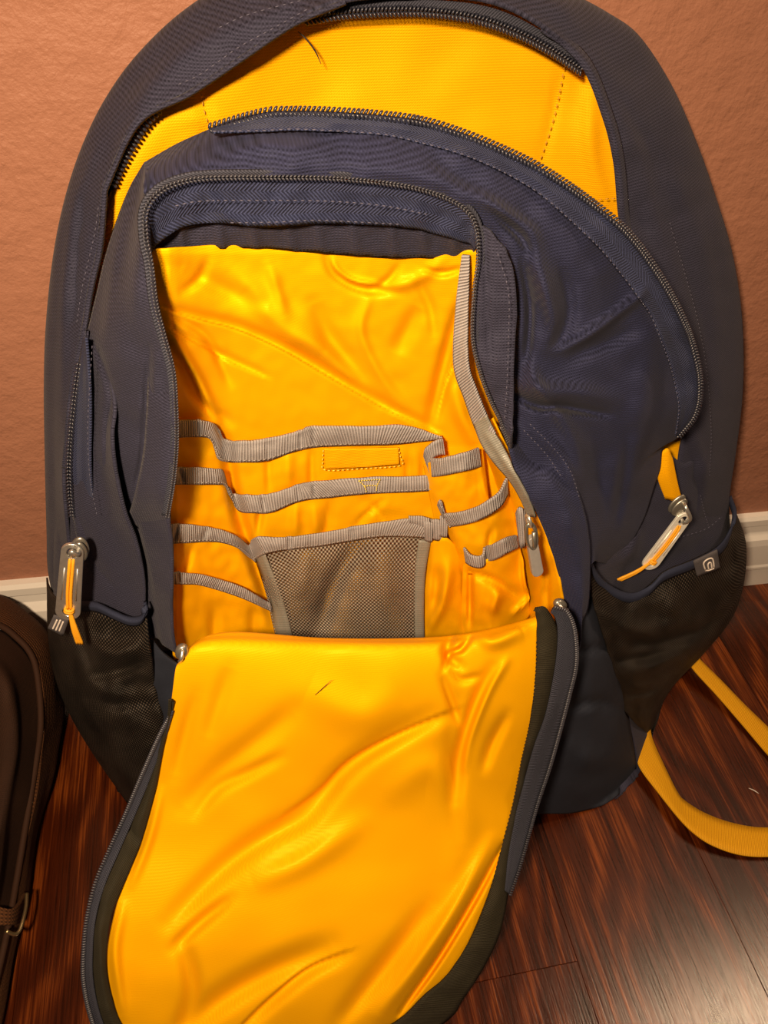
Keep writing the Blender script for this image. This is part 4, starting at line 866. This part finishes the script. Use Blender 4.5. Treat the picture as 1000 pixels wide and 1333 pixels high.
# binding around the lining, and tape + teeth outside it
BO = [(222, 915), (216, 940), (205, 975), (188, 1030), (166, 1080), (146, 1125), (130, 1165), (122, 1205), (119, 1240), (121, 1285), (134, 1335), (160, 1378), (215, 1412), (290, 1432), (390, 1426), (480, 1395), (579, 1332),
      (603, 1301), (630, 1260), (650, 1218), (661, 1170), (668, 1110), (680, 1040), (694, 980), (712, 930), (724, 871), (727, 825), (712, 792), (697, 790)]
BI = [(224, 910), (222, 935), (213, 975), (201, 1035), (184, 1095), (162, 1150), (146, 1190), (140, 1225), (139, 1262), (146, 1300), (158, 1332), (182, 1360), (225, 1385), (290, 1402), (380, 1398), (450, 1368), (518, 1330),
      (552, 1298), (585, 1268), (617, 1214), (640, 1153), (654, 1100), (668, 1045), (680, 985), (692, 930), (698, 871), (699, 835), (699, 812), (697, 800)]
loft('flap_binding', [[(a, b, .001) for a, b in BI], [((a[0] + d[0]) / 2, (a[1] + d[1]) / 2, .0025) for a, d in zip(BI, BO)], [(a, b, -.001) for a, b in BO]], 320, 4, MAT['binding'], pack,
     creases([([(165, 1070), (172, 1085), (178, 1100)], -.003, 5), ([(130, 1200), (135, 1280), (150, 1340)], .0015, 4)], .0015, 30, 30), 0.0016, pl=FL, index=True, zmin=0.005)
CL = [(221, 932), (207, 958), (183, 1012), (162, 1062), (141, 1108), (124, 1149), (113, 1195), (109, 1236), (109, 1278), (119, 1325), (142, 1382), (205, 1424), (290, 1446), (400, 1440)]
CLi = [(224, 925), (216, 958), (196, 1012), (176, 1060), (155, 1108), (136, 1152), (124, 1195), (120, 1236), (121, 1280), (132, 1328), (156, 1376), (212, 1412), (290, 1434), (400, 1428)]
loft('flap_zipper_tape', [[(a, b, -.001) for a, b in CL], [(a, b, .0015) for a, b in CLi]], 160, 3, MAT['tape_grey'], pack, None, 0.001, pl=FL, index=True, zmin=0.005)
teeth('flap_zipper_teeth', [(a, b, -.0003) for a, b in CL], MAT['teeth_light'], pack, 0.0015, 0.0026, pl=FL, rows=1, thick=0.0009)
CR = [(722, 790), (738, 796), (748, 821), (750, 863), (741, 904), (728, 954), (715, 1000), (700, 1045), (687, 1091), (675, 1133), (664, 1164)]
CRi = [(718, 798), (724, 806), (727, 828), (723, 871), (711, 930), (696, 972), (683, 1018), (672, 1060), (664, 1100), (660, 1135), (658, 1160)]
loft('flap_zipper_tape', [[(a, b, 0.001) for a, b in CR], [(a, b, .002) for a, b in CRi]], 160, 5, MAT['tape_grey'], pack, None, 0.0012, pl=FL, index=True)
teeth('flap_zipper_teeth', [(a, b, .0015) for a, b in CR], MAT['teeth_light'], pack, 0.0015, 0.0026, pl=FL, rows=1, thick=0.0009)
stitches('binding_stitching', [[(a, b, .002) for a, b in off(hh(BI, 0), -0.5)[:, :2][16:27]]], MAT['black'], pack, .003, .0002, pl=FL, lift=.0006)

# --- yellow straps on the floor, right (part of the pack)
def floor_strap(top, bot, lift):
    a = resample(np.array([(x, y, z) for x, y, z in top], float), 90); b = resample(np.array([(x, y, z) for x, y, z in bot], float), 90)
    V = np.zeros((5, 90, 3))
    for k in range(90):
        A = on_floor(a[k, :2], a[k, 2]); B = on_floor(b[k, :2], b[k, 2])
        for j in range(5): V[j, k] = A + (B - A) * j / 4
    return grid_mesh('strap', V, MAT['strap'], pack, 0.0015)
s = floor_strap([(896, 838, .018), (910, 856, .014), (940, 886, .008), (970, 917, .005), (1000, 946, .004), (1040, 986, .004), (1080, 1020, .006), (1122, 1054, .009)],
                [(892, 852, .018), (904, 872, .014), (934, 905, .008), (966, 942, .005), (1000, 982, .004), (1036, 1020, .004), (1070, 1048, .006), (1104, 1082, .009)], 0); s['label'] = 'upper yellow webbing strap running right from the mesh pocket'
s = floor_strap([(846, 940, .012), (850, 962, .010), (866, 998, .006), (882, 1030, .004), (892, 1042, .004), (920, 1059, .004), (958, 1072, .004), (1000, 1077, .004), (1060, 1070, .004), (1110, 1048, .004)],
                [(826, 975, .012), (834, 1000, .010), (858, 1032, .009), (884, 1064, .010), (904, 1084, .010), (928, 1100, .008), (962, 1112, .006), (1000, 1115, .0055), (1062, 1110, .005), (1125, 1085, .004)], 0); s['label'] = 'lower yellow webbing strap looping over the floor'
ORG = np.zeros(3)

# ------------------------------------------------------------------ stray bits
def strand(name, pts, r, mat, label, cat_):
    g = Geo(); g.tube(cat(np.array(pts), np.linspace(0, len(pts) - 1, 30)), [r * .5, r, r, r * .4], 6)
    o = g.build(name, mat, None); tag(o, label, cat_); return o
strand('hair', [place((x, y), -.0885 + .004) for x, y in ((388, 41), (398, 50), (410, 66), (418, 83))], .00035, MAT['black'], 'short black hair lying on the yellow lining in the open top', 'hair')
strand('lint', [on_floor(np.array([x, y], float), z) for x, y, z in ((975, 1026, .0008), (982, 1029, .002), (988, 1033, .0008))], .0004, MAT['lint'], 'pale curl of lint on the dark floor inside the strap loop', 'lint')
strand('loose_thread', [P(np.array([x, y], float), np.float64(.0105), FL) for x, y in ((410, 905), (420, 896), (432, 885))], .0002, MAT['black'], 'fine dark thread lying on the upper middle of the hanging yellow flap', 'thread')

# ------------------------------------------------------------------ brown canvas bag at the left edge
BB = np.array([-0.36, -0.16, 0.0])
bag = thing('canvas_bag', 'brown canvas bag with a brass hook, cut off by the left edge', 'bag', tuple(BB)); ORG = BB
def L3(pts): return np.array([on_floor(np.array([x, y], float), z) for x, y, z in pts])
def loft3(name, rails, nu, nv, mat, thick=.003, wob=0.0):
    R = np.array([cat(r, np.linspace(0, len(r) - 1, nu)) for r in rails]); n = (len(R) - 1) * nv + 1; G = np.zeros((n, nu, 3))
    for j in range(nu): G[:, j] = cat(R[:, j], np.linspace(0, len(R) - 1, n))
    if wob:
        for i in range(n):
            for j in range(nu): G[i, j] += wob * np.array(noise.noise_vector(Vector(G[i, j] * 18)))
    G[..., 2] = np.maximum(G[..., 2], .003 + 0 * G[..., 2]); G[..., 1] = np.minimum(G[..., 1], -.018)
    return grid_mesh(name, G, mat, bag, thick)
# gusset running over the top and down the right-hand side; each rail: back edge ... front edge
oe = L3([(-60, 778, 0.11), (0, 785, 0.105), (33, 804, 0.095), (58, 830, 0.08), (70, 870, 0.05), (77, 915, 0.025), (76, 940, 0.016), (66, 994, 0.01), (52, 1056, 0.008), (38, 1127, 0.006), (24, 1200, 0.006), (0, 1313, 0.005), (-30, 1420, 0.005)])
ie = L3([(-80, 800, 0.13), (-10, 812, 0.13), (22, 832, 0.125), (42, 858, 0.115), (50, 900, 0.1), (52, 945, 0.085), (47, 985, 0.07), (40, 1030, 0.06), (30, 1090, 0.05), (20, 1150, 0.04), (6, 1225, 0.035), (-20, 1330, 0.03), (-50, 1430, 0.03)])
ff = L3([(-110, 860, 0.15), (-50, 868, 0.15), (-14, 880, 0.145), (8, 905, 0.14), (16, 940, 0.125), (18, 985, 0.11), (14, 1030, 0.1), (8, 1080, 0.09), (0, 1140, 0.075), (-10, 1200, 0.065), (-25, 1270, 0.055), (-50, 1370, 0.05), (-80, 1470, 0.045)])
dn = L3([(-150, 930, 0.12), (-90, 940, 0.12), (-60, 960, 0.11), (-40, 985, 0.1), (-30, 1020, 0.095), (-28, 1060, 0.09), (-30, 1100, 0.085), (-35, 1150, 0.08), (-40, 1200, 0.07), (-50, 1260, 0.06), (-65, 1330, 0.05), (-90, 1430, 0.045), (-120, 1500, 0.04)])
bk = oe + np.array([-.02, .01, -.02]); bk2 = np.array([(p[0] - .10, p[1], .004) for p in oe])
def close(q):      # carry each rail down to the floor at both ends so the bag is a closed body
    return np.concatenate([[q[0] + np.array([-.05, .01, -.03])], [q[0] + np.array([-.01, .004, -.004])], q[1:-1], [q[-1]], [[q[-1][0] - .01, q[-1][1] - .02, .004]]])
loft3('bag_gusset', [close(q) for q in (bk2, bk, oe, (oe + ie) / 2 + np.array([0.002, 0, .002]), ie)], 120, 8, MAT['brown'], .003, .004)
dn2 = dn + np.array([-.09, .01, -.02]); dn3 = dn + np.array([-.14, .02, -.05]); dn3[:, 2] = .004
loft3('bag_front', [close(q) for q in (ie + np.array([0, 0, -.002]), (ie + ff) / 2 + np.array([-.002, 0, .004]), ff, dn, dn2, dn3)], 120, 8, MAT['brown_trim'], .003, .004)
g = Geo(); g.tube(cat(ie + np.array([.001, -.001, .002]), np.linspace(0, 12, 120)), .0022, 8); g.build('bag_piping', MAT['brown_trim'], bag)
# canvas strap edge crossing the lower side of the bag, with the hook
band_a = L3([(-60, 1170, 0.065), (-20, 1176, 0.06), (14, 1182, 0.048), (32, 1160, 0.022)]); band_b = L3([(-62, 1205, 0.06), (-20, 1204, 0.056), (12, 1204, 0.044), (24, 1200, 0.018)])
G = np.array([cat(band_a * (1 - k) + band_b * k + np.array([.003, -.002, .004]), np.linspace(0, 3, 30)) for k in np.linspace(0, 1, 6)]); grid_mesh('bag_strap', G, MAT['brown'], bag, .002)
g = Geo(); hk = L3([(35, 1163, 0.04), (34, 1180, 0.042), (30, 1198, 0.044), (25, 1212, 0.044), (18, 1216, 0.046), (8, 1212, 0.052)]); g.tube(cat(hk, np.linspace(0, 5, 40)), .0012, 10)
o = g.build('hook', MAT['brass'], bag); o['label'] = 'thin brass wire hook'
ORG = np.zeros(3)
